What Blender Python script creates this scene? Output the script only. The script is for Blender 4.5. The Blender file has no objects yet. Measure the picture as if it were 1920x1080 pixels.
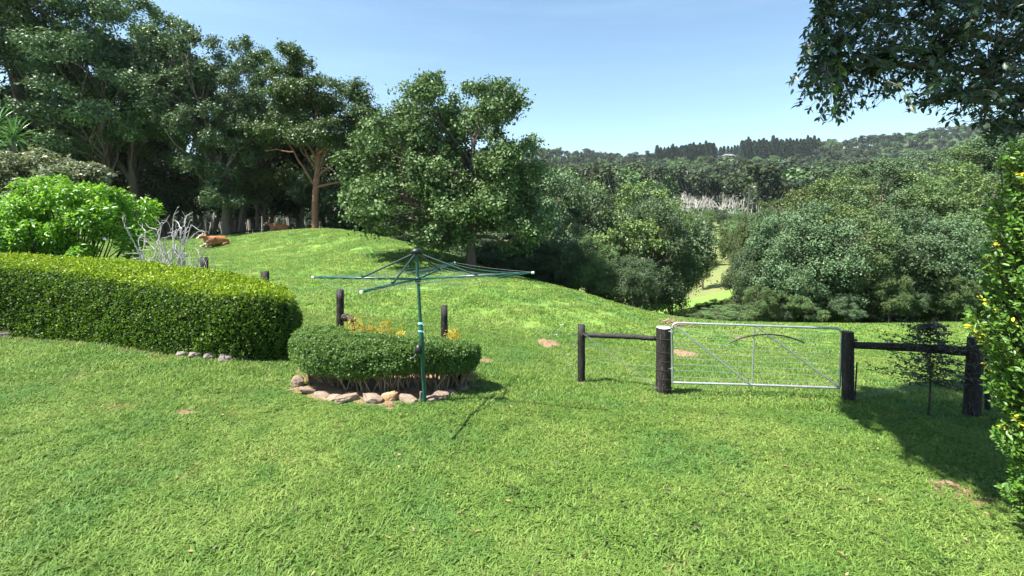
import bpy, bmesh, math, random
import numpy as np
from mathutils import Vector, Matrix

SC = bpy.context.scene
COL = SC.collection
F = 925.0            # focal length of the photograph in its own pixels
HZ = 402.0           # row of the horizon
EYE = 2.85

# ------------------------------------------------------------------ camera, sky, sun
cam = bpy.data.objects.new('camera', bpy.data.cameras.new('camera'))
COL.objects.link(cam)
cam.location = (0, 0, EYE)
cam.rotation_euler = (math.radians(90), 0, 0)
cam.data.lens = 36 * F / 1920
cam.data.shift_y = -(540 - HZ) / 1920
cam.data.clip_start = 0.1
cam.data.clip_end = 6000
SC.camera = cam

SUNV = Vector((-0.54, -0.20, 1.0)).normalized()
EL = math.asin(SUNV.z)
AZ = math.atan2(SUNV.x, SUNV.y)
w = bpy.data.worlds.new('World'); SC.world = w; w.use_nodes = True
wn = w.node_tree
sky = wn.nodes.new('ShaderNodeTexSky'); sky.sky_type = 'NISHITA'; sky.sun_disc = False
sky.sun_elevation = EL; sky.sun_rotation = AZ; sky.air_density = 1.0; sky.dust_density = 0.6; sky.ozone_density = 0.6
bg = wn.nodes['Background']; bg.inputs['Strength'].default_value = 0.079
tn = wn.nodes.new('ShaderNodeMix'); tn.data_type = 'RGBA'; tn.blend_type = 'MULTIPLY'; tn.inputs[0].default_value = 1; tn.inputs[7].default_value = (.90, 1.02, 1.0, 1)
wn.links.new(sky.outputs[0], tn.inputs[6]); wc = wn.nodes.new('ShaderNodeTexCoord'); wm = wn.nodes.new('ShaderNodeMapping'); wm.inputs['Scale'].default_value = (1.2, 1.2, 11)
wz = wn.nodes.new('ShaderNodeTexNoise'); wz.inputs['Scale'].default_value = 2.2; wz.inputs['Detail'].default_value = 7; wz.inputs['Roughness'].default_value = .6
wr = wn.nodes.new('ShaderNodeMapRange'); wr.inputs['From Min'].default_value = .48; wr.inputs['From Max'].default_value = .80; wr.inputs['To Max'].default_value = .09
wx_ = wn.nodes.new('ShaderNodeMix'); wx_.data_type = 'RGBA'; wx_.inputs[7].default_value = (5.2, 6.2, 7.0, 1)
wn.links.new(wc.outputs['Generated'], wm.inputs[0]); wn.links.new(wm.outputs[0], wz.inputs['Vector']); wn.links.new(wz.outputs['Fac'], wr.inputs['Value'])
wn.links.new(wr.outputs[0], wx_.inputs[0]); wn.links.new(tn.outputs[2], wx_.inputs[6]); wn.links.new(wx_.outputs[2], bg.inputs['Color'])
sun = bpy.data.objects.new('sun', bpy.data.lights.new('sun', 'SUN')); COL.objects.link(sun)
sun.data.energy = 5.0; sun.data.angle = math.radians(0.5); sun.data.color = (1.0, 0.955, 0.88)
sun.rotation_euler = SUNV.to_track_quat('Z', 'Y').to_euler()
sun.location = (-20, 10, 40)
SC.view_settings.view_transform = 'Standard'
SC.view_settings.look = 'None'
SC.view_settings.exposure = 1.55
SC.view_settings.gamma = 1
SC.view_settings.use_curve_mapping = False
SC.cycles.max_bounces = 5; SC.cycles.diffuse_bounces = 1; SC.cycles.glossy_bounces = 2
SC.cycles.transmission_bounces = 2; SC.cycles.transparent_max_bounces = 4; SC.cycles.volume_bounces = 0
SC.cycles.use_denoising = True
SC.cycles.use_adaptive_sampling = True
SC.cycles.adaptive_threshold = 0.02
SC.cycles.sample_clamp_indirect = 6

# ------------------------------------------------------------------ mesh helpers
class MB:
    """collects faces of one mesh; faces of 3 and 4 corners"""
    def __init__(s): s.v = []; s.f = []; s.n = 0; s.t = []
    def add(s, v, f, tone=None):
        v = np.asarray(v, float).reshape(-1, 3)
        s.v.append(v)
        f = np.asarray(f, int)
        s.f.append(f + s.n); s.n += len(v)
        if tone is None: tone = np.full(len(f), .5)
        s.t.append(np.broadcast_to(tone, (len(f),)))
    def tube(s, pts, rad, sides=6, cap=True):
        pts = np.asarray(pts, float); n = len(pts)
        rad = np.broadcast_to(rad, (n,))
        tan = np.gradient(pts, axis=0); tan /= np.linalg.norm(tan, axis=1)[:, None] + 1e-9
        ref = np.array([0, 0, 1.]) if abs(tan[:, 2]).mean() < .8 else np.array([1., 0, 0])
        a = np.cross(tan, ref); a /= np.linalg.norm(a, axis=1)[:, None] + 1e-9
        b = np.cross(tan, a)
        th = np.arange(sides) / sides * 2 * math.pi
        ring = pts[:, None] + rad[:, None, None] * (a[:, None] * np.cos(th)[None, :, None] + b[:, None] * np.sin(th)[None, :, None])
        i = np.arange(n - 1)[:, None] * sides; j = np.arange(sides)[None]; k = (j + 1) % sides
        f = np.stack([i + j, i + sides + j, i + sides + k, i + k], -1).reshape(-1, 4)
        s.add(ring.reshape(-1, 3), f)
        if cap:
            for idx, fl in ((0, 1), (n - 1, 0)):
                c = ring[idx]; m = len(c)
                vv = np.vstack([c, pts[idx]])
                tr = np.array([[q, (q + 1) % m, m] if fl else [(q + 1) % m, q, m] for q in range(m)])
                s.add(vv, tr)
    def box(s, c, d, rot=None):
        c = np.array(c, float); d = np.array(d, float) / 2
        q = np.array([[x, y, z] for x in (-1, 1) for y in (-1, 1) for z in (-1, 1)], float) * d
        if rot is not None: q = q @ np.array(rot).T
        s.add(q + c, [[0, 1, 3, 2], [4, 6, 7, 5], [0, 4, 5, 1], [2, 3, 7, 6], [0, 2, 6, 4], [1, 5, 7, 3]])
    def mesh(s, name, mat=None, smooth=False):
        me = bpy.data.meshes.new(name)
        v = np.vstack(s.v)
        lens = np.concatenate([np.full(len(f), f.shape[1]) for f in s.f])
        loops = np.concatenate([f.ravel() for f in s.f])
        me.vertices.add(len(v)); me.vertices.foreach_set('co', v.ravel())
        me.loops.add(len(loops)); me.loops.foreach_set('vertex_index', loops)
        me.polygons.add(len(lens))
        me.polygons.foreach_set('loop_start', np.concatenate([[0], np.cumsum(lens)[:-1]]))
        me.polygons.foreach_set('loop_total', lens)
        if smooth: me.polygons.foreach_set('use_smooth', np.ones(len(lens), bool))
        at = me.attributes.new('tone', 'FLOAT', 'FACE')
        at.data.foreach_set('value', np.concatenate(s.t).astype(np.float32))
        me.update(calc_edges=True)
        if mat: me.materials.append(mat)
        return me

def obj(name, data, parent=None, **k):
    if isinstance(data, tuple): data = data[0].mesh(name, *data[1:])
    o = bpy.data.objects.new(name, data); COL.objects.link(o)
    if parent is not None: o.parent = parent
    for a, b in k.items(): o[a] = b
    return o
def thing(name, label, cat, loc=(0, 0, 0), rz=0, group=None):
    o = bpy.data.objects.new(name, None); COL.objects.link(o)
    o.location = loc; o.rotation_euler = (0, 0, rz); o['label'] = label; o['category'] = cat
    o.empty_display_size = .2
    if group: o['group'] = group
    return o
def dup(root, loc, rz=0, scale=None, label=None, group=None):
    r = root.copy(); COL.objects.link(r); r.location = loc; r.rotation_euler = (0, 0, rz)
    if scale is not None: r.scale = scale
    if label: r['label'] = label
    if group: r['group'] = group
    for c in root.children:
        d = c.copy(); COL.objects.link(d); d.parent = r
    return r
def norm(a): return a / (np.linalg.norm(a, axis=-1, keepdims=True) + 1e-9)

# leaf outlines in (along, across, up)
RH = (np.array([[0, 0, 0], [.5, .32, .04], [1, 0, -.03], [.5, -.32, .04]]), np.array([[0, 3, 2, 1]]))
LF = (np.array([[0, 0, 0], [.3, 0, -.03], [.68, 0, -.05], [1, 0, -.14], [.3, .2, .04], [.68, .17, .01], [.3, -.2, .04], [.68, -.17, .01]]),
      np.array([[0, 1, 4, 4], [1, 2, 5, 4], [2, 3, 5, 5], [0, 6, 1, 1], [6, 7, 2, 1], [7, 3, 2, 2]]))
def leaves(mb, rng, P, N, size, tmpl=RH, tone=None, T=None, jit=.0):
    n = len(P)
    N = norm(N)
    R = rng.normal(size=(n, 3)) if T is None else T + rng.normal(size=(n, 3)) * jit
    T_ = norm(R - (R * N).sum(1, keepdims=True) * N)
    B = np.cross(N, T_)
    tv, tf = tmpl
    s = np.broadcast_to(size, (n,))[:, None, None]
    V = P[:, None] + s * (tv[None, :, 0:1] * T_[:, None] + tv[None, :, 1:2] * B[:, None] + tv[None, :, 2:3] * N[:, None])
    if tone is None: tone = rng.random(n)
    base = (np.arange(n) * len(tv))[:, None, None]
    if len(tf) > 1:  # split tris from quads
        for k in (3, 4):
            ff = np.array([[q for i, q in enumerate(f) if i == 0 or q != f[i - 1]] for f in tf if len(set(f)) == k])
            if k == 3:
                mb.v.append(V.reshape(-1, 3)); off = mb.n; mb.n += n * len(tv)
            mb.f.append((base + ff[None]).reshape(-1, k) + off)
            mb.t.append(np.repeat(tone, len(ff)))
    else:
        mb.add(V.reshape(-1, 3), (base + tf[None]).reshape(-1, 4), tone)

def vnoise(P, f, seed=0):
    """cheap smooth noise, about -1..1"""
    r = np.random.default_rng(seed); out = 0
    for i in range(5):
        d = r.normal(size=3); d /= np.linalg.norm(d)
        e = r.normal(size=3); e /= np.linalg.norm(e)
        out = out + np.sin(P @ d * f * (1 + .45 * i) + r.random() * 7) * np.sin(P @ e * f * (1.3 + .3 * i) + r.random() * 7)
    return out / 2.6

# ------------------------------------------------------------------ the lie of the land
def P3(px, py, D): return np.array([(px - 960) / F * D, D, EYE - (py - HZ) / F * D])
CP = []
def cp(px, D, py=None, z=None):
    CP.append(((px - 960) / F, D, z if z is not None else EYE - (py - HZ) / F * D))
for px in (-600, 0, 500, 960, 1400, 1920, 2600):
    cp(px, 2.0, z=-.02); cp(px, 3.6, z=0)
cp(797, 7.43, 757); cp(430, 9.05, 683); cp(0, 10.2, 635); cp(-400, 10, z=.6); cp(200, 9.8, 650); cp(600, 7.4, z=.0); cp(300, 6, z=0.08); cp(0, 6, z=.12)
cp(1090, 9.85, 717); cp(1244, 9.0, 738); cp(1590, 8.4, 754); cp(1828, 7.65, 780); cp(2300, 8, z=-.3); cp(1200, 6.5, z=-.06); cp(1600, 6, z=-.08)
cp(833, 10.3, z=-.26); cp(638, 12, z=-.18); cp(497, 13, z=0.08); cp(384, 16, z=.22); cp(0, 16, z=.5); cp(-500, 18, z=.8)
cp(600, 20, z=0.0); cp(600, 30, z=.72); cp(400, 25, z=.35); cp(0, 30, z=.8); cp(405, 35, 464); cp(200, 42, z=1.0); cp(0, 45, z=1.2); cp(-500, 45, z=1.5)
cp(400, 44, 442); cp(520, 43, 437); cp(640, 40, 436.5); cp(705, 37, 446); cp(760, 34, 457); cp(830, 30.5, 474); cp(885, 28, 491); cp(1000, 24, 526); cp(1100, 22, 553); cp(1250, 20, 597); cp(884, 24.5, 507)
cp(1000, 15, z=-.62); cp(800, 20, z=-.1); cp(850, 14, z=-.42)
cp(1400, 12, z=-.85); cp(1400, 16, z=-1.25); cp(1330, 19.5, 606); cp(1450, 20, 609); cp(1600, 20, 611); cp(1750, 20, 613); cp(1950, 20, 614); cp(1800, 12, z=-.9); cp(1700, 16, z=-1.25); cp(2500, 20, z=-1.6)
# over the brow
cp(640, 60, z=-1.5); cp(400, 62, z=-2); cp(0, 62, z=-1.5); cp(-500, 70, z=0)
cp(760, 45, z=-2.2); cp(885, 37, z=-3); cp(1000, 32, z=-3.2); cp(1100, 28, z=-3.0); cp(1250, 27, z=-3.4)
cp(1330, 28, z=-3.5); cp(1330, 42, 580); cp(1335, 60, 545); cp(1340, 85, 505); cp(1345, 130, 462); cp(1100, 60, z=-8); cp(960, 90, z=-10)
cp(1450, 28, z=-3.6); cp(1600, 28, z=-3.4); cp(1750, 28, z=-3.2); cp(1950, 28, z=-2.8)
cp(1600, 45, z=-3.6); cp(1800, 50, z=-1.5); cp(1950, 55, z=1.5); cp(1600, 66, z=-1.5); cp(1850, 75, z=5); cp(2300, 75, z=12)
cp(1600, 120, z=-4); cp(1850, 130, z=4); cp(600, 130, z=-9); cp(0, 130, z=-6)
for px in (-600, 200, 700, 1020, 1340, 1600, 1900, 2500):
    cp(px, 220, 396); cp(px, 320, 378); cp(px, 450, 356 if px < 1300 else 348); cp(px, 600, 334 if px < 1300 else 318)
for px, py in ((-600, 300), (200, 300), (700, 298), (1020, 296), (1100, 298), (1190, 312), (1300, 302), (1400, 294), (1560, 282), (1700, 266), (1840, 247), (1920, 240), (2500, 230)):
    cp(px, 800, py); cp(px, 1200, z=45); cp(px, 3000, z=40)
CP = np.array(CP)
def uv_(X, Y):
    Yc = np.maximum(Y, 2.0)
    return np.stack([np.clip(X / Yc, -2, 2) * 2.3, np.log(Yc) * 2.2], -1)
_c = uv_(CP[:, 0] * CP[:, 1], CP[:, 1])
def _phi(d): return np.where(d > 1e-9, d * d * np.log(d + 1e-12), 0)
def _comp(z): return np.arcsinh(z / 2.0)
_A = _phi(np.linalg.norm(_c[:, None] - _c[None], axis=-1)) + np.eye(len(_c)) * .004
_Q = np.hstack([np.ones((len(_c), 1)), _c])
_M = np.block([[_A, _Q], [_Q.T, np.zeros((3, 3))]])
_W = np.linalg.solve(_M, np.concatenate([_comp(CP[:, 2]), np.zeros(3)]))
def ground(X, Y):
    X = np.atleast_1d(np.asarray(X, float)); Y = np.atleast_1d(np.asarray(Y, float))
    out = np.empty(X.shape).ravel(); q = uv_(X.ravel(), Y.ravel())
    for i in range(0, len(q), 20000):
        d = np.linalg.norm(q[i:i + 20000, None] - _c[None], axis=-1)
        out[i:i + 20000] = _phi(d) @ _W[:-3] + _W[-3] + q[i:i + 20000] @ _W[-2:]
    z = np.sinh(out) * 2.0
    X_ = X.ravel(); Y_ = Y.ravel()
    z = z + np.clip(1.7 - Y_ / 14, 0, 1) * (.018 * np.sin(X_ * 1.9 + np.sin(Y_ * 1.3) * 1.5) * np.sin(Y_ * 1.6 + 1) + .01 * np.sin(X_ * 4.3 + Y_ * 2.2) * np.sin(Y_ * 4.9 - X_))
    return z.reshape(X.shape)
def g1(x, y): return float(ground(x, y)[0])
def hit(px, py):
    D = np.exp(np.linspace(math.log(2.2), math.log(900), 3000))
    z = EYE - (py - HZ) / F * D
    k = np.nonzero(z < ground((px - 960) / F * D, D))[0]
    D = D[k[0]] if len(k) else 20.
    x = (px - 960) / F * D
    return np.array([x, D, g1(x, D)])
def base(px, D):
    x = (px - 960) / F * D
    return np.array([x, D, g1(x, D)])

# ------------------------------------------------------------------ materials
def mat(name):
    m = bpy.data.materials.new(name); m.use_nodes = True
    nt = m.node_tree; b = nt.nodes['Principled BSDF']
    return m, nt, b
def N(nt, t, **k):
    n = nt.nodes.new(t)
    for a, v in k.items():
        if a in n.inputs: n.inputs[a].default_value = v
        else: setattr(n, a, v)
    return n
def mix(nt, fac, a, b):
    n = nt.nodes.new('ShaderNodeMix'); n.data_type = 'RGBA'
    for s, v in ((n.inputs[0], fac), (n.inputs[6], a), (n.inputs[7], b)):
        if hasattr(v, 'links'): nt.links.new(v, s)
        elif isinstance(v, tuple): s.default_value = (*v, 1)
        else: s.default_value = v
    return n.outputs[2]
def noise(nt, scale, detail=4, rough=.6, coord='Object', vec=None):
    n = N(nt, 'ShaderNodeTexNoise'); n.inputs['Scale'].default_value = scale
    n.inputs['Detail'].default_value = detail; n.inputs['Roughness'].default_value = rough
    if vec is None:
        if coord == 'World': vec = N(nt, 'ShaderNodeNewGeometry').outputs['Position']
        else: vec = N(nt, 'ShaderNodeTexCoord').outputs[coord]
    nt.links.new(vec, n.inputs['Vector']); return n.outputs['Fac']
def ramp(nt, fac, lo, hi):
    r = N(nt, 'ShaderNodeMapRange'); r.inputs['From Min'].default_value = lo; r.inputs['From Max'].default_value = hi
    r.interpolation_type = 'SMOOTHSTEP'
    nt.links.new(fac, r.inputs['Value']); return r.outputs['Result']
def leafmat(name, c1, c2, c3=None, trans=.35, rough=.5, spec=.4, c3at=.9, tcol=None):
    m, nt, b = mat(name)
    a = N(nt, 'ShaderNodeAttribute', attribute_name='tone')
    oi = N(nt, 'ShaderNodeObjectInfo')
    c = mix(nt, a.outputs['Fac'], c1, c2)
    c = mix(nt, ramp(nt, noise(nt, 1.3, 3, coord='World'), .35, .65), c, tuple(.55 * x + .45 * y for x, y in zip(c1, c2)))
    if c3: c = mix(nt, ramp(nt, a.outputs['Fac'], c3at, c3at + .04), c, c3)
    hs = N(nt, 'ShaderNodeHueSaturation')
    mp = N(nt, 'ShaderNodeMapRange'); mp.inputs['To Min'].default_value = .70; mp.inputs['To Max'].default_value = 1.25
    nt.links.new(oi.outputs['Random'], mp.inputs['Value']); nt.links.new(mp.outputs[0], hs.inputs['Value'])
    mh = N(nt, 'ShaderNodeMapRange'); mh.inputs['To Min'].default_value = .488; mh.inputs['To Max'].default_value = .512
    nt.links.new(oi.outputs['Random'], mh.inputs['Value']); nt.links.new(mh.outputs[0], hs.inputs['Hue'])
    nt.links.new(c, hs.inputs['Color']); c = hs.outputs[0]
    nt.links.new(c, b.inputs['Base Color']); b.inputs['Roughness'].default_value = rough
    b.inputs['Specular IOR Level'].default_value = spec
    t = N(nt, 'ShaderNodeBsdfTranslucent')
    tc = mix(nt, .5, c, tcol or (c2[0] * 1.5, c2[1] * 1.6, c2[2] * .6)); nt.links.new(tc, t.inputs['Color'])
    ms = N(nt, 'ShaderNodeMixShader'); ms.inputs[0].default_value = trans
    nt.links.new(b.outputs[0], ms.inputs[1]); nt.links.new(t.outputs[0], ms.inputs[2])
    nt.links.new(ms.outputs[0], nt.nodes['Material Output'].inputs['Surface'])
    return m
def surf(name, c1, c2, scale=4, rough=.8, bump=.3, bscale=None, metal=0, stretch=(1, 1, 1), c3=None, spec=.3, coord='Object', bdist=.02):
    m, nt, b = mat(name)
    tc = N(nt, 'ShaderNodeTexCoord'); mp = N(nt, 'ShaderNodeMapping'); mp.inputs['Scale'].default_value = stretch
    if coord == 'World':
        nt.links.new(N(nt, 'ShaderNodeNewGeometry').outputs['Position'], mp.inputs['Vector'])
    else: nt.links.new(tc.outputs[coord], mp.inputs['Vector'])
    v = mp.outputs[0]
    n = noise(nt, scale, 6, vec=v)
    c = mix(nt, ramp(nt, n, .3, .7), c1, c2)
    if c3: c = mix(nt, ramp(nt, noise(nt, scale * 2.7, 5, vec=v), .55, .68), c, c3)
    nt.links.new(c, b.inputs['Base Color'])
    b.inputs['Roughness'].default_value = rough; b.inputs['Metallic'].default_value = metal
    b.inputs['Specular IOR Level'].default_value = spec
    if bump:
        bp = N(nt, 'ShaderNodeBump'); bp.inputs['Strength'].default_value = bump; bp.inputs['Distance'].default_value = bdist
        nt.links.new(noise(nt, bscale or scale * 4, 8, .7, vec=v), bp.inputs['Height']); nt.links.new(bp.outputs[0], b.inputs['Normal'])
    return m

G_A, G_B, G_DRY, G_BLUE = (.220, .365, .070), (.345, .465, .110), (.40, .33, .13), (.18, .34, .08)
def grass_color(nt):
    p = N(nt, 'ShaderNodeNewGeometry').outputs['Position']
    c = mix(nt, ramp(nt, noise(nt, .45, 4, .6, vec=p), .35, .65), G_A, G_B)
    c = mix(nt, ramp(nt, noise(nt, 1.6, 5, .65, vec=p), .46, .70), c, (.17, .31, .06))
    mq = N(nt, 'ShaderNodeMapping'); mq.inputs['Location'].default_value = (3, 17, 5); nt.links.new(p, mq.inputs['Vector'])
    c = mix(nt, ramp(nt, noise(nt, .55, 4, .6, vec=mq.outputs[0]), .50, .66), c, G_BLUE)
    mp = N(nt, 'ShaderNodeMapping'); mp.inputs['Location'].default_value = (13, 7, 3); nt.links.new(p, mp.inputs['Vector'])
    dry = ramp(nt, noise(nt, .9, 6, .75, vec=mp.outputs[0]), .575, .78)
    c = mix(nt, dry, c, G_DRY)
    return c, p
def grassmat(name):
    m, nt, b = mat(name)
    c, p = grass_color(nt)
    f = noise(nt, 38, 4, .7, vec=p)
    c = mix(nt, ramp(nt, f, .3, .75), (.05, .095, .02), mix(nt, .8, c, (.05, .09, .02)))  # darker thatch, with the shade between blades put into the ground colour
    nt.links.new(c, b.inputs['Base Color']); b.inputs['Roughness'].default_value = .85; b.inputs['Specular IOR Level'].default_value = .15
    bp = N(nt, 'ShaderNodeBump'); bp.inputs['Strength'].default_value = .7; bp.inputs['Distance'].default_value = .05
    nt.links.new(noise(nt, 22, 8, .75, vec=p), bp.inputs['Height']); nt.links.new(bp.outputs[0], b.inputs['Normal'])
    return m
M = {}
M['lawn'] = grassmat('lawn_turf')
m, nt, b = mat('paddock_turf')
c, p = grass_color(nt)
c = mix(nt, ramp(nt, noise(nt, 9, 6, .8, vec=p), .40, .72), mix(nt, .5, c, (.09, .17, .035)), (.12, .21, .045))
nt.links.new(c, b.inputs['Base Color']); b.inputs['Roughness'].default_value = .9; b.inputs['Specular IOR Level'].default_value = .1
bp = N(nt, 'ShaderNodeBump'); bp.inputs['Strength'].default_value = .6; bp.inputs['Distance'].default_value = .12
nt.links.new(noise(nt, 7, 8, .8, vec=p), bp.inputs['Height']); nt.links.new(bp.outputs[0], b.inputs['Normal'])
M['paddock'] = m
M['meadow'] = surf('meadow_turf', (.13, .165, .05), (.185, .20, .07), .25, .9, .4, 3, c3=(.12, .17, .05), coord='World', bdist=.2)
M['hill'] = surf('forest_floor', (.035, .06, .025), (.06, .09, .035), .05, .95, .5, .5, coord='World', bdist=.5)
m, nt, b = mat('grass_blade')
c, p = grass_color(nt)
a = N(nt, 'ShaderNodeAttribute', attribute_name='tone')
c2 = mix(nt, a.outputs['Fac'], (.06, .12, .025), c)
c2 = mix(nt, ramp(nt, a.outputs['Fac'], .985, .99), c2, (.45, .38, .17))
nt.links.new(c2, b.inputs['Base Color']); b.inputs['Roughness'].default_value = .55; b.inputs['Specular IOR Level'].default_value = .2
t = N(nt, 'ShaderNodeBsdfTranslucent'); nt.links.new(c2, t.inputs['Color'])
ms = N(nt, 'ShaderNodeMixShader'); ms.inputs[0].default_value = .42
nt.links.new(b.outputs[0], ms.inputs[1]); nt.links.new(t.outputs[0], ms.inputs[2]); nt.links.new(ms.outputs[0], nt.nodes['Material Output'].inputs['Surface'])
M['blade'] = m
M['soil'] = surf('red_soil', (.22, .135, .080), (.31, .205, .13), 9, .95, .8, 40, c3=(.15, .08, .045), coord='World', bdist=.03)
M['dark_soil'] = surf('dark_mulch', (.06, .04, .025), (.10, .065, .04), 9, .95, .8, 40, coord='World', bdist=.03)
M['rock'] = surf('sandstone', (.19, .14, .10), (.30, .235, .175), 5, .85, .5, 22, c3=(.15, .10, .075), bdist=.02)
M['rock_tan'] = surf('tan_sandstone', (.42, .26, .12), (.40, .28, .17), 5, .85, .5, 22, c3=(.36, .2, .1), bdist=.02)
M['rock_grey'] = surf('grey_rock', (.16, .14, .12), (.23, .20, .17), 5, .85, .5, 22, c3=(.16, .14, .12), bdist=.02)  # grey darkened, putting the shade at the hedge foot into the stone colour
M['post'] = surf('charred_timber', (.010, .009, .009), (.030, .026, .024), 6, .65, .9, 18, stretch=(6, 6, .6), c3=(.13, .115, .105), bdist=.012)
M['rail'] = surf('weathered_black_rail', (.014, .012, .012), (.04, .036, .034), 5, .7, .9, 16, stretch=(.8, 8, 8), c3=(.10, .09, .085), bdist=.012)
M['postend'] = surf('sawn_post_end', (.50, .49, .47), (.62, .61, .60), 10, .7, .4)
M['galv'] = surf('galvanised_steel', (.42, .44, .47), (.55, .57, .60), 12, .42, .1, metal=.75, spec=.5)
M['wire'] = surf('fence_wire', (.22, .22, .22), (.34, .34, .34), 12, .45, 0, metal=.6)
M['rust'] = surf('rusty_steel', (.05, .03, .025), (.09, .05, .035), 12, .8, .2)
M['green'] = surf('green_powder_coat', (.010, .070, .052), (.016, .095, .072), 3, .38, .05, spec=.5, c3=(.02, .05, .04))
M['gdark'] = surf('dark_green_steel', (.012, .030, .026), (.02, .045, .04), 3, .4, .05, spec=.5)
M['blackp'] = surf('black_plastic', (.012, .012, .013), (.02, .02, .022), 6, .4, .1, spec=.5)
M['line'] = surf('green_clothes_line', (.06, .17, .16), (.08, .22, .2), 6, .5, 0)
M['cyan'] = surf('pale_blue_tie', (.25, .60, .66), (.32, .66, .7), 6, .5, 0)
M['white'] = surf('white_cap', (.62, .62, .62), (.7, .7, .7), 6, .5, 0)
M['hose'] = surf('black_poly_hose', (.012, .014, .02), (.02, .024, .03), 6, .45, 0, spec=.5)
M['bark'] = surf('grey_brown_bark', (.10, .078, .060), (.19, .155, .125), 3, .9, .9, 10, stretch=(3, 3, .5), bdist=.05)
M['gumbark'] = surf('red_gum_bark', (.21, .10, .062), (.30, .16, .10), 2.2, .8, .6, 8, stretch=(3, 3, .6), c3=(.10, .05, .035), bdist=.04)
M['palebark'] = surf('pale_bark', (.28, .26, .23), (.42, .40, .36), 3, .85, .4, 10, stretch=(3, 3, .4), bdist=.02)
M['deadwood'] = surf('bleached_dead_wood', (.38, .36, .34), (.50, .48, .46), 4, .8, .4, 12, stretch=(2, 2, .6))
M['twig'] = surf('tan_twig', (.22, .15, .09), (.34, .26, .16), 6, .85, .3)
M['darktwig'] = surf('dark_twig', (.035, .027, .022), (.06, .045, .035), 6, .85, .3)
M['cam'] = leafmat('laurel_leaf', (.040, .072, .036), (.150, .225, .105), trans=.12, spec=.22, rough=.5)
M['grn'] = leafmat('fresh_leaf', (.055, .095, .032), (.160, .235, .088), trans=.13, spec=.22, rough=.5)
M['olive'] = leafmat('olive_leaf', (.070, .110, .028), (.155, .215, .062), trans=.14, spec=.35, rough=.5)
M['gum'] = leafmat('gum_leaf', (.040, .090, .028), (.125, .215, .060), trans=.14, spec=.4, rough=.5)
M['dark'] = leafmat('shade_toned_leaf', (.014, .028, .013), (.045, .072, .030), trans=.12, spec=.4)  # leaf colour darkened: the shade inside the wood is put into it
M['far'] = leafmat('far_gum_leaf', (.028, .046, .024), (.072, .096, .048), trans=.15, spec=.2, rough=.7)
M['pine'] = leafmat('pine_needle', (.022, .042, .024), (.042, .066, .034), trans=.1, spec=.2, rough=.7)
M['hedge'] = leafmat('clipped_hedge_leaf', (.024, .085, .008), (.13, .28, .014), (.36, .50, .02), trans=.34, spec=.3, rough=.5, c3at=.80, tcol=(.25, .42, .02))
M['box'] = leafmat('box_bush_leaf', (.050, .115, .024), (.155, .26, .06), trans=.33, spec=.35, rough=.5)
M['lime'] = leafmat('lime_bush_leaf', (.080, .195, .018), (.16, .33, .028), trans=.42, spec=.5, rough=.4, tcol=(.35, .60, .03))
M['greyshrub'] = leafmat('grey_olive_leaf', (.12, .14, .08), (.20, .225, .13), trans=.25, spec=.3)
M['yellow'] = leafmat('golden_leaf', (.24, .20, .03), (.54, .44, .05), (.42, .18, .035), trans=.35, spec=.3, c3at=.80)
M['lilly'] = leafmat('glossy_shrub_leaf', (.045, .115, .018), (.14, .28, .03), (.60, .50, .04), trans=.32, spec=.35, rough=.4, c3at=.88, tcol=(.4, .55, .03))
M['over'] = leafmat('overhanging_leaf', (.022, .045, .028), (.050, .085, .042), (.14, .24, .02), trans=.14, spec=.4, rough=.38, c3at=.965)
M['sapling'] = leafmat('sapling_leaf', (.03, .035, .03), (.06, .07, .05), trans=.2, spec=.5)
M['yucca'] = leafmat('yucca_leaf', (.06, .15, .05), (.13, .26, .10), trans=.25, spec=.5, rough=.35)
M['core'] = surf('dark_core', (.010, .014, .006), (.02, .022, .010), 10, 1, .2)  # solid dark core behind the leaves; interior shade put into its colour
M['petal'] = surf('white_petal', (.75, .74, .8), (.8, .8, .82), 6, .6, 0)
M['cow'] = surf('cow_hide', (.30, .115, .045), (.40, .17, .075), 2.0, .75, .2, 30)
M['cowpale'] = surf('cow_pale_hide', (.70, .58, .48), (.78, .70, .62), 3, .75, .2, 30)
M['cowdark'] = surf('cow_muzzle', (.10, .05, .04), (.16, .08, .06), 3, .6, .2)
M['roof'] = surf('grey_roof', (.16, .16, .17), (.22, .22, .22), .5, .6, .1)
M['wall'] = surf('cream_wall', (.40, .36, .30), (.46, .42, .36), .5, .8, .1)
M['glass'] = surf('dark_window', (.03, .035, .04), (.05, .055, .06), .5, .2, 0)

# ------------------------------------------------------------------ terrain sheets
def tag_s(o, kind='structure'): o['kind'] = kind; return o
ys = np.concatenate([np.linspace(-14, 1.5, 12), np.exp(np.linspace(math.log(2), math.log(3200), 330))])
tt = np.linspace(-1, 1, 301)
us = np.sign(tt) * (abs(tt) * 1.35 + abs(tt) ** 6 * 1.6)
breaks = [0, int(np.searchsorted(ys, 14)), int(np.searchsorted(ys, 56)), int(np.searchsorted(ys, 200)), len(ys) - 1]
for (a, b_), nm, mt in zip(zip(breaks[:-1], breaks[1:]), ('lawn', 'paddock', 'valley_meadow', 'hillside'), ('lawn', 'paddock', 'meadow', 'hill')):
    yy = ys[a:b_ + 1]
    X = us[None] * np.sqrt(yy ** 2 + 16)[:, None]; Y = np.repeat(yy[:, None], len(us), 1)
    Z = ground(X, Y); n, mm = X.shape
    i = np.arange(n - 1)[:, None] * mm; j = np.arange(mm - 1)[None]
    f = np.stack([i + j, i + j + 1, i + mm + j + 1, i + mm + j], -1).reshape(-1, 4)
    q = MB(); q.add(np.stack([X, Y, Z], -1), f)
    tag_s(obj(nm, (q, M[mt], True)))

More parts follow.
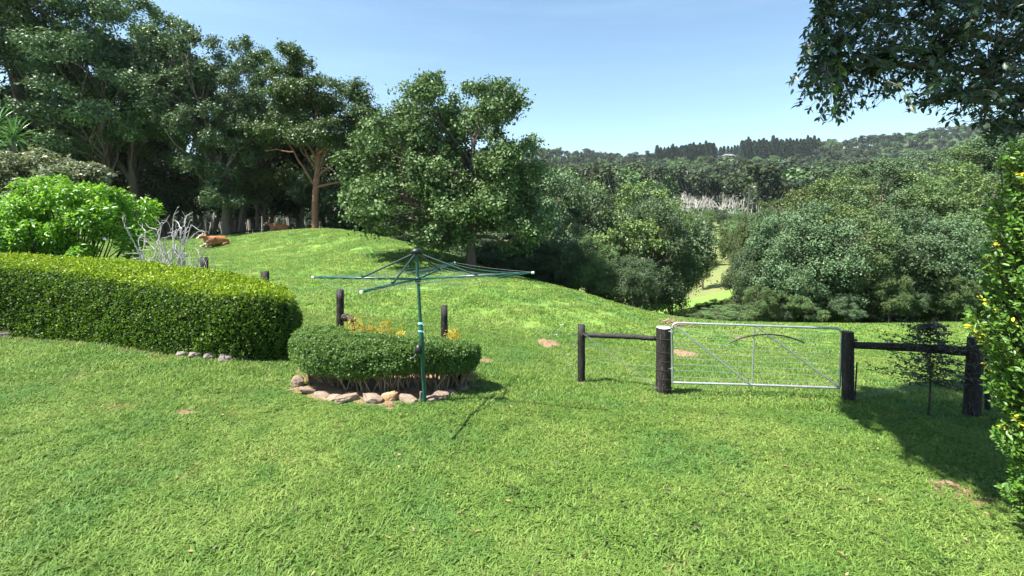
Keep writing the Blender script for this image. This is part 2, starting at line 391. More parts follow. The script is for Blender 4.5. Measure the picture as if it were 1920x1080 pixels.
PATCH = []   # cx, cy, rx, ry : where turf is worn away
def patch(nm, c, rx, ry, m_, dome=.03, seed=1, parent=None, label=None, rot=0, keep=.22):
    r = np.random.default_rng(seed); na, nr = 40, 9
    th = np.arange(na) / na * 2 * math.pi
    out = 1 + .16 * np.sin(th * 3 + r.random() * 6) + .10 * np.sin(th * 5 + r.random() * 6) + .07 * np.sin(th * 11 + r.random() * 6) + r.normal(size=na) * .05
    V = []
    for k in range(nr):
        q = k / (nr - 1)
        lx = np.cos(th) * rx * out * q; ly = np.sin(th) * ry * out * q
        x = c[0] + lx * math.cos(rot) - ly * math.sin(rot); y = c[1] + lx * math.sin(rot) + ly * math.cos(rot)
        z = ground(x, y) + .006 + dome * (1 - q ** 2) * (1 + .5 * r.normal(size=na) * (0 < q < 1)) - (.02 if k == nr - 1 else 0)
        V.append(np.stack([x, y, z], -1))
    V = np.array(V).reshape(-1, 3)
    i = np.arange(nr - 1)[:, None] * na; j = np.arange(na)[None]; k2 = (j + 1) % na
    f = np.stack([i + j, i + na + j, i + na + k2, i + k2], -1).reshape(-1, 4)
    q = MB(); q.add(V, f)
    PATCH.append((c[0], c[1], rx, ry, rot, keep))
    o = obj(nm, (q, m_, True), parent)
    if parent is None: o['kind'] = 'structure'
    return o

# ------------------------------------------------------------------ scattering one mass as instances
def scatter(name, pts, rots, scl, variants, which, kind='stuff'):
    me = bpy.data.meshes.new(name); me.vertices.add(len(pts)); me.vertices.foreach_set('co', np.asarray(pts, float).ravel())
    a = me.attributes.new('rot', 'FLOAT_VECTOR', 'POINT'); a.data.foreach_set('vector', np.asarray(rots, np.float32).ravel())
    a = me.attributes.new('scl', 'FLOAT_VECTOR', 'POINT'); a.data.foreach_set('vector', np.asarray(scl, np.float32).ravel())
    a = me.attributes.new('which', 'INT', 'POINT'); a.data.foreach_set('value', np.asarray(which, np.int32))
    o = obj(name, me); o['kind'] = kind
    ng = bpy.data.node_groups.new(name, 'GeometryNodeTree')
    ng.interface.new_socket('Geometry', in_out='INPUT', socket_type='NodeSocketGeometry')
    ng.interface.new_socket('Geometry', in_out='OUTPUT', socket_type='NodeSocketGeometry')
    gi = ng.nodes.new('NodeGroupInput'); go = ng.nodes.new('NodeGroupOutput'); jn = ng.nodes.new('GeometryNodeJoinGeometry')
    def attr(nm, t):
        n = ng.nodes.new('GeometryNodeInputNamedAttribute'); n.data_type = t; n.inputs['Name'].default_value = nm
        return n.outputs['Attribute']
    e2r = ng.nodes.new('FunctionNodeEulerToRotation'); ng.links.new(attr('rot', 'FLOAT_VECTOR'), e2r.inputs[0])
    sc = attr('scl', 'FLOAT_VECTOR'); wh = attr('which', 'INT')
    m2p = ng.nodes.new('GeometryNodeMeshToPoints'); ng.links.new(gi.outputs[0], m2p.inputs[0])
    for k, v in enumerate(variants):
        src = bpy.data.objects.new(name + '_source', v)
        oi = ng.nodes.new('GeometryNodeObjectInfo'); oi.inputs['Object'].default_value = src
        cmpn = ng.nodes.new('FunctionNodeCompare'); cmpn.data_type = 'INT'; cmpn.operation = 'EQUAL'
        ng.links.new(wh, cmpn.inputs[2]); cmpn.inputs[3].default_value = k
        ip = ng.nodes.new('GeometryNodeInstanceOnPoints')
        ng.links.new(m2p.outputs[0], ip.inputs['Points']); ng.links.new(cmpn.outputs[0], ip.inputs['Selection'])
        ng.links.new(oi.outputs['Geometry'], ip.inputs['Instance']); ng.links.new(e2r.outputs[0], ip.inputs['Rotation'])
        ng.links.new(sc, ip.inputs['Scale']); ng.links.new(ip.outputs[0], jn.inputs[0])
    ng.links.new(jn.outputs[0], go.inputs[0])
    md = o.modifiers.new('scatter', 'NODES'); md.node_group = ng
    return o

# ------------------------------------------------------------------ bark, tubes and trees
def wob(rng, a, b, n=6, amp=.06, sag=0):
    a = np.array(a, float); b = np.array(b, float); L = np.linalg.norm(b - a)
    t = np.linspace(0, 1, n)[:, None]
    p = a + (b - a) * t + np.cumsum(rng.normal(size=(n, 3)), 0) * amp * L / n ** .5 * np.sin(t * math.pi)
    p[:, 2] -= (np.sin(t[:, 0] * math.pi)) * sag * L
    return p
def clump_leaves(mb, rng, cl, n, size, up=.45, rnd=.75):
    cl = np.asarray(cl, float); w_ = (cl[:, 3] * cl[:, 4] + cl[:, 4] * cl[:, 5] + cl[:, 3] * cl[:, 5]); w_ /= w_.sum()
    k = rng.choice(len(cl), n, p=w_)
    d = norm(rng.normal(size=(n, 3)) + np.array([0, 0, .45]))
    # twigs: leaves gather in small sprays inside each clump
    rr = rng.random(n) ** .36
    lump = vnoise(d * 1.0 + cl[k, :3] * 3.1, 3.2, 5)
    P = cl[k, :3] + d * cl[k, 3:6] * (rr * (1 + .42 * lump))[:, None] + rng.normal(size=(n, 3)) * .10
    amp = cl[k, 3:4] * .34
    P = P + np.stack([vnoise(P, 2.1, 31), vnoise(P, 2.1, 32), vnoise(P, 2.6, 33)], -1) * amp
    Nn = norm(d * .7 + np.array([0, 0, up * .8]) + rng.normal(size=(n, 3)) * rnd)
    ct = rng.random(len(cl)) * .35
    tone = np.clip(ct[k] + rng.random(n) ** 1.5 * .75, 0, 1)
    leaves(mb, rng, P, Nn, size * (0.7 + .6 * rng.random(n)), RH, tone)
def envelope(rng, ells, n, rmin, rmax, flat=.8, fill=.25):
    """clump centres over the outside of a union of ellipsoids"""
    E = np.asarray(ells, float); w_ = (E[:, 3] * E[:, 4] * E[:, 5]) ** .67; w_ /= w_.sum()
    out = []
    tries = 0
    while len(out) < n and tries < n * 40:
        tries += 1
        e = E[rng.choice(len(E), p=w_)]
        d = norm(rng.normal(size=3)); q = (1 if rng.random() > fill else rng.random() ** .4)
        c = e[:3] + d * e[3:6] * .84 * q
        inside = (((c - E[:, :3]) / E[:, 3:6]) ** 2).sum(1)
        if (inside < .45).any() and q == 1: continue
        r = rmin + (rmax - rmin) * rng.random() ** 1.4
        if any(((c - o[:3]) ** 2).sum() < (.62 * min(r, o[3])) ** 2 for o in out): continue
        qa = .7 + .6 * rng.random(2); out.append(np.array([*c, r * qa[0], r * qa[1], r * flat * (.8 + .4 * rng.random())]))
    return np.array(out)
def skeleton(mb, rng, trunk, r0, r1, targets, nb, rb=.25, sides=6, lo=.25):
    trunk = np.asarray(trunk, float); n = len(trunk)
    mb.tube(trunk, np.linspace(r0, r1, n), 8)
    L = np.linalg.norm(trunk[-1] - trunk[0])
    idx = rng.permutation(len(targets))[:nb]
    for i in idx:
        c = np.asarray(targets[i][:3]); h = c[2] - trunk[0][2]
        t = np.clip((h / (trunk[-1][2] - trunk[0][2])) * (.45 + .35 * rng.random()), lo, .97)
        k = t * (n - 1); k0 = int(k); s_ = trunk[k0] + (trunk[min(k0 + 1, n - 1)] - trunk[k0]) * (k - k0)
        rr = (r0 + (r1 - r0) * t) * (.35 + .25 * rng.random())
        p = wob(rng, s_, c, 7, .09, -.06)
        mb.tube(p, np.linspace(rr, .018, 7), 5, cap=False)
        for q in range(2):
            m0 = p[3 + q]; e = c + rng.normal(size=3) * np.asarray(targets[i][3:6]) * .45
            mb.tube(wob(rng, m0, e, 4, .08), np.linspace(rr * .45, .012, 4), 4, cap=False)

def tree_meshes(seed, H, R, kind, lm, bark='bark', n=20000, crown_from=.15, leaf=.22, ncl=46, flat=.75, trunks=1, up=.45):
    rng = np.random.default_rng(seed)
    c0 = H * crown_from; ch = H - c0
    if kind == 'round':
        E = [(0, 0, c0 + ch * .52, R, R, ch * .5)] + [(R * .5 * math.cos(a), R * .5 * math.sin(a), c0 + ch * (.3 + .4 * rng.random()), R * .62, R * .62, ch * .3) for a in rng.random(5) * 6.28]
    elif kind == 'tall':
        E = [(rng.normal() * R * .25, rng.normal() * R * .25, c0 + ch * z, R * (.95 - .35 * z) * (.8 + .35 * rng.random()), R * (.95 - .35 * z), ch * .2) for z in (.18, .38, .58, .78, .86)]
    else:  # layered
        E = [(R * .45 * math.cos(a), R * .45 * math.sin(a), c0 + ch * (.15 + .75 * z), R * (.75 - .25 * z), R * (.75 - .25 * z), ch * .14) for a, z in zip(rng.random(7) * 6.28, np.linspace(0, 1, 7))]
    cl = envelope(rng, E, ncl, R * .15, R * .32, flat)
    mb = MB(); clump_leaves(mb, rng, cl, int(n * 1.45), leaf * .84, up=up)
    crown = mb.mesh('crown', M[lm])
    tb = MB()
    for q in range(trunks):
        lean = rng.normal(size=2) * (R * .12 if trunks == 1 else R * .35)
        off = np.array([0, 0, 0]) if trunks == 1 else np.array([*rng.normal(size=2) * .35, 0])
        tr = wob(rng, off + np.array([0, 0, -.5]), [lean[0], lean[1], c0 + ch * .72], 9, .035)
        r0 = H * (.022 if trunks == 1 else .014)
        skeleton(tb, rng, tr, r0, r0 * .3, cl, 16 // trunks + 4)
    return crown, tb.mesh('trunk', M[bark], True)

KH = {}
def kind(name, *a, **k):
    KH[name] = (a[1], *tree_meshes(*a, **k))
# every height below is in metres, scaled on planting
kind('laurel_a', 11, 12, 4.6, 'round', 'cam', n=26000, ncl=60)
kind('laurel_b', 12, 12, 4.2, 'round', 'grn', n=24000, ncl=54, trunks=2)
kind('tall_a', 13, 20, 4.6, 'tall', 'cam', n=30000, crown_from=.22, ncl=64, trunks=2, leaf=.24)
kind('tall_b', 14, 20, 4.2, 'tall', 'gum', n=26000, crown_from=.3, ncl=56, leaf=.24)
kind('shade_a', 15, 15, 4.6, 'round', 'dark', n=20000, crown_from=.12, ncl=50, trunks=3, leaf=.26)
kind('layer_a', 16, 12, 4.8, 'layer', 'olive', n=22000, ncl=70, flat=.34, up=1.0)
kind('layer_b', 17, 12, 4.6, 'layer', 'grn', n=24000, ncl=72, flat=.38, up=.9)
kind('rain_a', 18, 12, 5.0, 'round', 'cam', n=28000, crown_from=.08, ncl=80, flat=.6, up=.6)

NT = [0]
NTH = 'first second third fourth fifth sixth seventh eighth ninth tenth eleventh twelfth thirteenth fourteenth fifteenth sixteenth seventeenth eighteenth'.split()
def plant(px, D, top, k, label, group=None, wide=1.0, name='tree', cat='tree', dz=0, bark=None):
    b0 = base(px, D); H = EYE - (top - HZ) / F * D - b0[2]
    h0, cr, tr = KH[k]; s = H / h0
    rng = random.Random(NT[0] * 7 + 3); NT[0] += 1
    t = thing(name, label, cat, (b0[0], b0[1], b0[2] + dz), rng.random() * 6.28, group)
    ww = wide * (s ** .55)
    t.scale = (ww, ww, s)
    obj('crown', cr, t); obj('trunk', tr, t)
    return t

# --- the lone broad tree on the slope (own shape)
def px_ell(px, py, rx, ry, D, rd, b0):
    p = P3(px, py, D); return (p[0] - b0[0], p[1] - b0[1], p[2] - b0[2], rx * D / F, rd, ry * D / F)
def own_tree(name, label, px, D, ells, lm, bark, n, leaf, ncl, trunk, r0, nb, seed, flat=.8, rmin=.5, rmax=1.1, up=.45, targets=None, fill=.25):
    rng = np.random.default_rng(seed)
    b0 = base(px, D)
    E = [px_ell(e[0], e[1], e[2], e[3], D + e[5], e[4], b0) for e in ells]
    cl = envelope(rng, E, ncl, rmin, rmax, flat, fill)
    if name == 'broad_tree':   # airy upper right
        cl = np.array([c for c in cl if not (c[2] > 6.2 and c[0] > -1.2 and rng.random() < .5)])
    mb = MB(); clump_leaves(mb, rng, cl, n, leaf, up=up)
    t = thing(name, label, 'tree', b0)
    obj('crown', (mb, M[lm]), t)
    tb = MB(); tr = np.array([P3(x, y, D + d) - b0 for x, y, d in trunk]); tr[0][2] = -.4
    tt_ = np.linspace(0, 1, 10); si = np.linspace(0, 1, len(tr))
    tr = np.stack([np.interp(tt_, si, tr[:, c]) for c in range(3)], -1) + rng.normal(size=(10, 3)) * .03
    skeleton(tb, rng, tr, r0, r0 * .3, cl, nb, lo=.3)
    obj('trunk', (tb, M[bark], True), t)
    return t, cl, b0

own_tree('broad_tree', 'broad leafy brown-trunked tree standing alone on the grassy slope behind the clothes hoist', 884, 25,
         [(918, 205, 86, 66, 2.6, 0), (965, 245, 52, 60, 1.8, 0), (805, 205, 62, 55, 2.2, .5), (740, 280, 62, 62, 2.4, 0), (850, 300, 95, 75, 3.0, 0), (760, 385, 88, 58, 2.8, -.6),
          (700, 330, 52, 55, 1.9, .3), (692, 385, 44, 45, 1.6, 0), (900, 395, 95, 62, 3.0, 0), (960, 330, 62, 62, 2.4, 0), (980, 425, 62, 48, 2.2, 0), (830, 440, 60, 35, 1.9, 0)],
         'grn', 'bark', 88000, .165, 210, [(884, 505, 0), (882, 460, 0), (884, 400, .2), (880, 330, 0), (895, 220, .3)], .27, 50, 21, rmin=.35, rmax=.85, fill=.18)
gt, gcl, gb = own_tree('gum_tree', 'tall gum tree with peeling reddish trunk and layered crown above the mound', 594, 41,
         [(560, 110, 44, 20, 1.6, 0), (488, 112, 24, 14, .9, 0), (525, 140, 38, 22, 1.6, 0), (590, 175, 78, 26, 2.6, 0), (650, 215, 50, 24, 2.2, 0), (545, 215, 68, 24, 2.4, 0), (600, 250, 60, 20, 2.2, -.8), (672, 170, 20, 20, 1., 0), (520, 255, 48, 24, 2., 0), (690, 245, 34, 30, 1.4, 0)],
         'gum', 'gumbark', 52000, .19, 84, [(592, 437, 0), (590, 380, 0), (597, 300, 0), (598, 255, .3), (585, 200, .3)], .34, 13, 22, flat=.5, rmin=.6, rmax=1.25, up=.8)
lb = MB(); rg = np.random.default_rng(3)
for pts, r in (([(592, 352, 0), (618, 345, -.6), (648, 338, -.9)], .13), ([(597, 290, 0), (608, 280, -.4), (622, 262, -.6)], .17), ([(588, 345, 0), (568, 312, -.4), (552, 285, -.5), (535, 262, -.8)], .12), ([(552, 285, -.5), (520, 280, -.8), (495, 284, -1)], .07)):
    q = np.array([P3(x, y, 41 + d) - gb for x, y, d in pts]); q = np.vstack([wob(rg, q[i], q[i + 1], 4, .05) for i in range(len(q) - 1)])
    q = q[[i for i in range(len(q)) if i % 4 != 3 or i == len(q) - 1]]
    lb.tube(q, np.linspace(r, r * .35, len(q)), 6)
obj('limb', (lb, M['gumbark'], True), gt)
own_tree('rounded_tree', 'tall rounded evergreen with pale green lower lobes behind the ginger cow', 428, 42,
         [(350, 110, 72, 52, 3.4, 0), (330, 190, 60, 60, 3., 0), (420, 150, 45, 55, 2.4, 0), (395, 240, 62, 48, 2.8, -1), (440, 190, 42, 50, 2.2, 0), (400, 310, 48, 50, 2.3, -1), (470, 260, 40, 45, 2.2, 0), (415, 370, 32, 32, 1.7, -1.4), (300, 130, 36, 50, 2, 0)],
         'cam', 'bark', 66000, .20, 140, [(426, 447, 0), (424, 380, 0), (410, 300, 0), (380, 200, 0), (360, 110, 0)], .38, 36, 23, rmin=.5, rmax=1.2)

TR = [
 # px, depth, top row, kind, width, label, group
 (-70, 44, -110, 'tall_a', 1.15, 'very tall dark evergreen at the outer end of the row, cut by the picture edge', None),
 (40, 43, -70, 'tall_a', 1.25, 'very tall dark evergreen rising behind the strappy yucca', None),
 (130, 45, -60, 'tall_b', 1.2, 'tall grey-green evergreen between the yucca and the bright green bush', None),
 (205, 43, -20, 'tall_a', 1.15, 'tall dark evergreen directly behind the bright green bush', None),
 (262, 46, 22, 'tall_b', 1.1, 'slender tall tree between the bright bush and the rounded evergreen', None),
 (452, 48, 98, 'tall_b', .8, 'tall thin tree rising between the rounded evergreen and the gum', None),
 (478, 47, 150, 'laurel_b', 1.0, 'dark bushy tree filling the gap between rounded evergreen and gum', None),
 (680, 45, 215, 'laurel_a', 1.1, 'dark rounded tree between the gum and the broad tree', None),
 (745, 41, 300, 'shade_a', 1.0, 'low dark tree at the mound edge left of the broad tree crown', None),
 (815, 36, 330, 'laurel_b', 1.0, 'dense tree hidden behind the broad tree trunk', None),
 (1000, 34, 318, 'laurel_a', 1.0, 'dark round tree just right of the broad tree', None),
 (1075, 35, 322, 'rain_a', .85, 'tall dark round-topped tree left of the olive layered tree', None),
 (1175, 33, 352, 'layer_a', .8, 'olive-green tree with layered foliage in the middle of the wood', None),
 (1130, 41, 338, 'laurel_b', 1.0, 'mid green tree behind the olive layered tree', None),
 (1205, 42, 340, 'rain_a', 1.0, 'spreading dark tree at the back of the middle wood', None),
 (1222, 31, 378, 'laurel_a', .62, 'dark green tree with bare stems near the gap in the wood', None),
 (1262, 33, 388, 'laurel_b', .5, 'last tree of the middle wood beside the meadow gap', None),
 (1045, 28, 405, 'rain_a', .72, 'low dark tree leaning over the slope edge right of the hoist', None),
 (1110, 26.5, 440, 'laurel_b', .62, 'small bushy tree at the foot of the slope before the wood', None),
 (1185, 26, 480, 'laurel_a', .6, 'small dark tree with several stems at the paddock corner', None),
 (1318, 62, 432, 'laurel_b', .55, 'lone tree on the valley meadow seen through the gap', None),
 (1392, 35, 402, 'laurel_b', .5, 'narrow mid green tree on the right side of the meadow gap', None),
 (1432, 29, 425, 'rain_a', .52, 'first dark tree right of the meadow gap', None),
 (1480, 28, 400, 'laurel_a', .7, 'round dark tree behind the middle of the gate', None),
 (1518, 29, 375, 'rain_a', .85, 'broad dark tree behind the latch end of the gate', None),
 (1600, 28, 400, 'laurel_b', .82, 'mid green tree behind the right gate post', None),
 (1680, 29, 385, 'rain_a', .9, 'broad dark tree behind the small sapling', None),
 (1765, 28, 405, 'laurel_a', .85, 'dark tree between the sapling and the golden-tipped shrub', None),
 (1850, 29, 390, 'laurel_b', .9, 'mid green tree partly hidden by the golden-tipped shrub', None),
 (1478, 37, 365, 'layer_a', .75, 'olive flat-topped tree in the second row near the gap', None),
 (1545, 38, 345, 'layer_a', 1.0, 'pale olive layered tree in the second row behind the gate', None),
 (1432, 40, 395, 'laurel_a', .62, 'dark second-row tree overlooking the meadow gap', None),
 (1620, 39, 340, 'rain_a', 1.0, 'deep green second-row tree right of the pale olive one', None),
 (1705, 38, 350, 'layer_b', 1.0, 'green layered tree in the second row behind the sapling', None),
 (1790, 40, 318, 'layer_a', 1.05, 'olive layered tree high in the wood above the sapling', None),
 (1880, 39, 325, 'rain_a', 1.0, 'dark second-row tree below the overhanging leaves', None),
 (1500, 52, 352, 'laurel_b', 1.0, 'third-row tree on the skyline of the right wood near the dead trees', None),
 (1575, 54, 335, 'layer_b', 1.1, 'layered third-row tree on the rising skyline of the right wood', None),
 (1650, 54, 300, 'laurel_a', 1.1, 'tall dark tree on the skyline of the right wood', None),
 (1725, 56, 288, 'rain_a', 1.15, 'broad skyline tree above the rows behind the sapling', None),
 (1800, 58, 270, 'layer_b', 1.15, 'layered skyline tree below the hanging leaf tips', None),
 (1870, 60, 255, 'laurel_a', 1.15, 'highest dark tree of the right wood below the overhanging branch', None),
 (1940, 60, 248, 'rain_a', 1.2, 'dark skyline tree mostly behind the golden-tipped shrub', None),
 (1960, 30, 400, 'rain_a', 1.0, 'dark tree behind the golden-tipped shrub at the picture edge', None),
]
for r_ in TR: plant(r_[0], r_[1], r_[2], r_[3], r_[5], r_[6], r_[4])
k_ = 0
for px in range(-120, 900, 62):
    D = 56 + 5 * math.sin(px * .7)
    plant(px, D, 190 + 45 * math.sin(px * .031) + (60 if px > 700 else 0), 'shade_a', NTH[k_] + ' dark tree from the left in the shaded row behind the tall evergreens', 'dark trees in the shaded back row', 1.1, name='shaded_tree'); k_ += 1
for px in range(1410, 2000, 46):
    D = 33 + 1.5 * math.sin(px)
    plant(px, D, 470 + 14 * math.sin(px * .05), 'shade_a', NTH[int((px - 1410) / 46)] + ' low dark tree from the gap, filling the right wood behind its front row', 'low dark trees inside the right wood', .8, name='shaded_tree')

und = [('low dark bush filling the gap between trunks behind the cows', 'bushes behind the mound')]
for i, px in enumerate(range(300, 700, 34)):
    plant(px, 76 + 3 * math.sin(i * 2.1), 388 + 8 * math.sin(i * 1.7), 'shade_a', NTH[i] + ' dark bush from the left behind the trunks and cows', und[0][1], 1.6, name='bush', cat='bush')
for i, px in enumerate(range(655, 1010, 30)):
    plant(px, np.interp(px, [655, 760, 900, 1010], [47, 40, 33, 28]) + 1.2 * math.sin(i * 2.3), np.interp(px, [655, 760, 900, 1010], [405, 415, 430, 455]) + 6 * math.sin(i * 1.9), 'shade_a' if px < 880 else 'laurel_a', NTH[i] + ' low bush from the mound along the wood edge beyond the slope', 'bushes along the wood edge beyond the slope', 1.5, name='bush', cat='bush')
for i, px in enumerate(range(1425, 1960, 41)):
    plant(px, 26.6 + .9 * math.sin(i * 2.7), 532 + 22 * math.sin(i * 1.9), ('laurel_b', 'laurel_a', 'layer_b')[i % 3], NTH[i] + ' low leafy bush from the meadow gap at the foot of the right wood', 'bushes at the foot of the right wood', .5, name='bush', cat='bush')
# pale stems seen between the trunks of the mound wood
pm = MB(); rg = np.random.default_rng(8)
pm.tube(wob(rg, (0, 0, -.5), (.3, .2, 9), 7, .03), np.linspace(.12, .05, 7), 6)
pm.tube(wob(rg, (.05, 0, 4), (1.1, .3, 8), 5, .05), np.linspace(.05, .02, 5), 5)
pale = pm.mesh('trunk', M['palebark'], True)
for i in range(46):
    px = 385 + i * 7.6 + rg.normal() * 4; D = 64 + rg.random() * 6
    b0 = base(px, D)
    t = obj('slender_tree', pale); t.location = b0; t.rotation_euler = (rg.normal() * .06, rg.normal() * .06, rg.random() * 6); s = 1.0 + .4 * rg.random(); t.scale = (s, s, s)
    t['label'] = 'one of the thin pale stems glimpsed between dark trunks behind the cows'; t['category'] = 'tree'; t['group'] = 'pale stems behind the mound'

# ------------------------------------------------------------------ far hill forest
def far_crown(seed, H, R, lm, n, leaf):
    rng = np.random.default_rng(seed)
    E = [(rng.normal() * R * .3, rng.normal() * R * .3, H * (.72 + .08 * rng.normal()), R * .7, R * .7, H * .2) for _ in range(4)]
    cl = envelope(rng, E, 11, R * .3, R * .5, .7)
    mb = MB(); clump_leaves(mb, rng, cl, n, leaf, up=.6, rnd=.35)
    return mb, cl
far_k = []
for sd, lm, H, R in ((31, 'far', 15, 5.5), (32, 'far', 17, 5), (33, 'gum', 13, 6), (34, 'dark', 12, 5.5)):
    mb, cl = far_crown(sd, H, R, lm, 1000, 1.1)
    tb = MB(); rg2 = np.random.default_rng(sd); tr = wob(rg2, (0, 0, -1), (.3, .2, H * .85), 6, .03)
    tb.tube(tr, np.linspace(.32, .12, 6), 5)
    for c in cl[:5]: tb.tube(wob(rg2, tr[2], c[:3], 4, .05), np.linspace(.16, .05, 4), 4, cap=False)
    far_k.append((mb.mesh('crown', M[lm]), tb.mesh('trunk', M['palebark'], True), mb, tb))
def far_join(cr, tr):
    me = bpy.data.meshes.new('far_tree'); bm = bmesh.new(); bm.from_mesh(cr); nc = len(bm.faces); bm.from_mesh(tr)
    bm.faces.ensure_lookup_table()
    for f in bm.faces[nc:]: f.material_index = 1
    bm.to_mesh(me); bm.free(); me.materials.append(cr.materials[0]); me.materials.append(tr.materials[0]); return me
rg = np.random.default_rng(40)
cand = []
for row, D in enumerate(np.exp(np.linspace(math.log(170), math.log(900), 50))):
    step = 10.5 / D * F
    px = 780 + rg.random() * step
    while px < 2250:
        cand.append((px + rg.normal() * step * .25, D * (1 + rg.normal() * .012))); px += step
cand = np.array(cand)
# clearings: the strip of meadow, the house lawn
def clear(px, D, X, Y):
    py = HZ + (EYE - ground(X, Y)) / D * F
    a = (px > 1240) & (px < 1296) & (D < 390) & (D > 290)
    h = (abs(px - 1364) < 24) & (py > 289) & (py < 316) & (D > 480)
    return a | h | ((D < 215) & (px > 1180) & (px < 1400))
X = (cand[:, 0] - 960) / F * cand[:, 1]; Y = cand[:, 1]; Z = ground(X, Y)
ok = ~clear(cand[:, 0], cand[:, 1], X, Y)
cand = cand[ok]; X = X[ok]; Y = Y[ok]; Z = Z[ok]
order = np.argsort(Y)
inview = [i for i in order if 1000 < cand[i, 0] < 1920][:230]
sel = set(inview)
for i in inview:
    k = int(rg.integers(4)); t = thing('hillside_tree', 'one of the round-crowned trees covering the lower face of the far hill', 'tree', (X[i], Y[i], Z[i] - .3), rg.random() * 6.28, 'trees on the lower face of the far hill')
    s = .9 + .5 * rg.random(); t.scale = (s, s, s); obj('crown', far_k[k][0], t); obj('trunk', far_k[k][1], t)
rest = np.array([i for i in range(len(X)) if i not in sel])
pinez = (cand[rest, 0] > 1228) & (cand[rest, 0] < 1535) & (Y[rest] > 585)
rest_f = rest[~pinez]
n = len(rest_f); s = (1.0 + .65 * rg.random(n) ** 1.5) * np.interp(Y[rest_f], [300, 600, 800], [1.0, .85, .72])
scatter('forest', np.stack([X[rest_f], Y[rest_f], Z[rest_f] - .3], -1), np.stack([np.zeros(n), np.zeros(n), rg.random(n) * 6.28], -1), np.stack([s, s, s], -1), [far_join(a, b) for a, b, _, _ in far_k], rg.integers(0, 4, n))

# conifers on the ridge
def pine_mesh(seed):
    rng = np.random.default_rng(seed); mb = MB(); H = 24
    n = 1500; z = rng.random(n) ** .8; r = (1 - z) ** .55 * 4.8 * (.6 + .4 * np.sin(z * 40 + seed) ** 2) * rng.random(n) ** .4
    a = rng.random(n) * 6.28
    P = np.stack([r * np.cos(a), r * np.sin(a), 3 + z * (H - 3)], -1)
    leaves(mb, rng, P, np.stack([np.cos(a) * .6, np.sin(a) * .6, np.ones(n) * .8], -1) + rng.normal(size=(n, 3)) * .4, 1.3, RH)
    tb = MB(); tb.tube([(0, 0, -1), (0, 0, 12), (0, 0, 23.5)], [.35, .22, .05], 5)
    return mb.mesh('crown', M['pine']), tb.mesh('trunk', M['bark'], True)
pk = [pine_mesh(s_) for s_ in (1, 2)]
for row, D in enumerate((660, 690, 720, 755, 800)):
    px = 1232.
    while px < (1470 if row % 2 else 1535):
        if not (D < 765 and 1340 < px < 1388):
            b0 = base(px, D); t = thing('pine_tree', 'one of the dark conifers in the plantation along the far ridge', 'conifer', b0, rg.random() * 6.28, 'conifers along the far ridge')
            s = .82 + .25 * rg.random(); t.scale = (s * 1.25, s * 1.35, s * (1 + .10 * rg.normal())); k = pk[int(rg.integers(2))]; obj('crown', k[0], t); obj('trunk', k[1], t)
        px += 5.0 + rg.random() * 3.0

# house on the far ridge
b0 = base(1366, 705); b0[2] += 1.0
t = thing('farm_house', 'small pale house with grey roof among the conifers on the far ridge', 'house', b0, .2)
q = MB(); q.box((0, 0, 1.6), (15, 8, 4)); obj('wall', (q, M['wall']), t)
q = MB(); q.add([(-8.5, -5, 3.61), (8.5, -5, 3.61), (8.5, 5, 3.61), (-8.5, 5, 3.61), (-5, 0, 6.2), (5, 0, 6.2)], [[0, 1, 5, 4], [2, 3, 4, 5]]); q.add([(-8.5, -5, 3.61), (8.5, -5, 3.61), (8.5, 5, 3.61), (-8.5, 5, 3.61), (-5, 0, 6.2), (5, 0, 6.2)], [[1, 2, 5], [3, 0, 4]]); obj('roof', (q, M['roof']), t)
q = MB(); q.box((0, 0, 0), (3, .1, 1.6)); wme = q.mesh('window', M['glass'])
for x in (-5, -.5, 4.5): o = obj('window', wme, t); o.location = (x, -4.06, 1.9)
patch('hill_clearing', base(1362, 690), 26, 14, M['meadow'], 0.6, 5)
patch('meadow_strip', base(1268, 335), 12, 40, M['meadow'], 0.5, 6)

# bleached dead trees in the valley
def dead_mesh(seed, H=10, spread=.35, rad=.28, depth=4, m_='deadwood', n0=5):
    rng = np.random.default_rng(seed); mb = MB()
    def grow(p, d, L, r, k):
        e = p + d * L; pts = wob(rng, p, e, 5, .07)
        mb.tube(pts, np.linspace(r, r * .6, 5), 5 if k > 1 else 4, cap=(k == 0))
        if k == 0: return
        for _ in range(rng.integers(2, 4)):
            dd = norm(d + rng.normal(size=3) * spread + np.array([0, 0, .12])); grow(pts[rng.integers(3, 5)], dd, L * (.55 + .3 * rng.random()), r * .58, k - 1)
    for _ in range(n0):
        grow(np.array([*rng.normal(size=2) * H * .02, -.1]), norm(np.array([*rng.normal(size=2) * spread * 1.2, 1.])), H * .35, rad, depth)
    return mb.mesh('bare_tree', M[m_], True)
dk = [dead_mesh(5, 11, .30, .34, 3, n0=3), dead_mesh(6, 11, .34, .34, 3, n0=3)]
ORD = 'leftmost second third fourth fifth sixth seventh eighth ninth tenth eleventh twelfth rightmost'.split()
for i, px in enumerate((1270, 1280, 1289, 1297, 1306, 1316, 1330, 1338, 1350, 1362, 1372, 1381, 1390)):
    D = 200 + 6 * math.sin(i * 3); b0 = base(px, D)
    o = obj('dead_tree', dk[i % 2]); o.location = b0; o.rotation_euler = (0, 0, i * 1.3)
    H = (44 if i < 6 else 38) - 5 * (i % 3); s = H / F * D / 9.5; o.scale = (s, s, s)
    o['label'] = ORD[i] + ('' if i in (0, 12) else ' from the left') + ' of the bleached dead trees standing in the valley'; o['category'] = 'dead tree'; o['group'] = 'bleached dead trees in the valley'
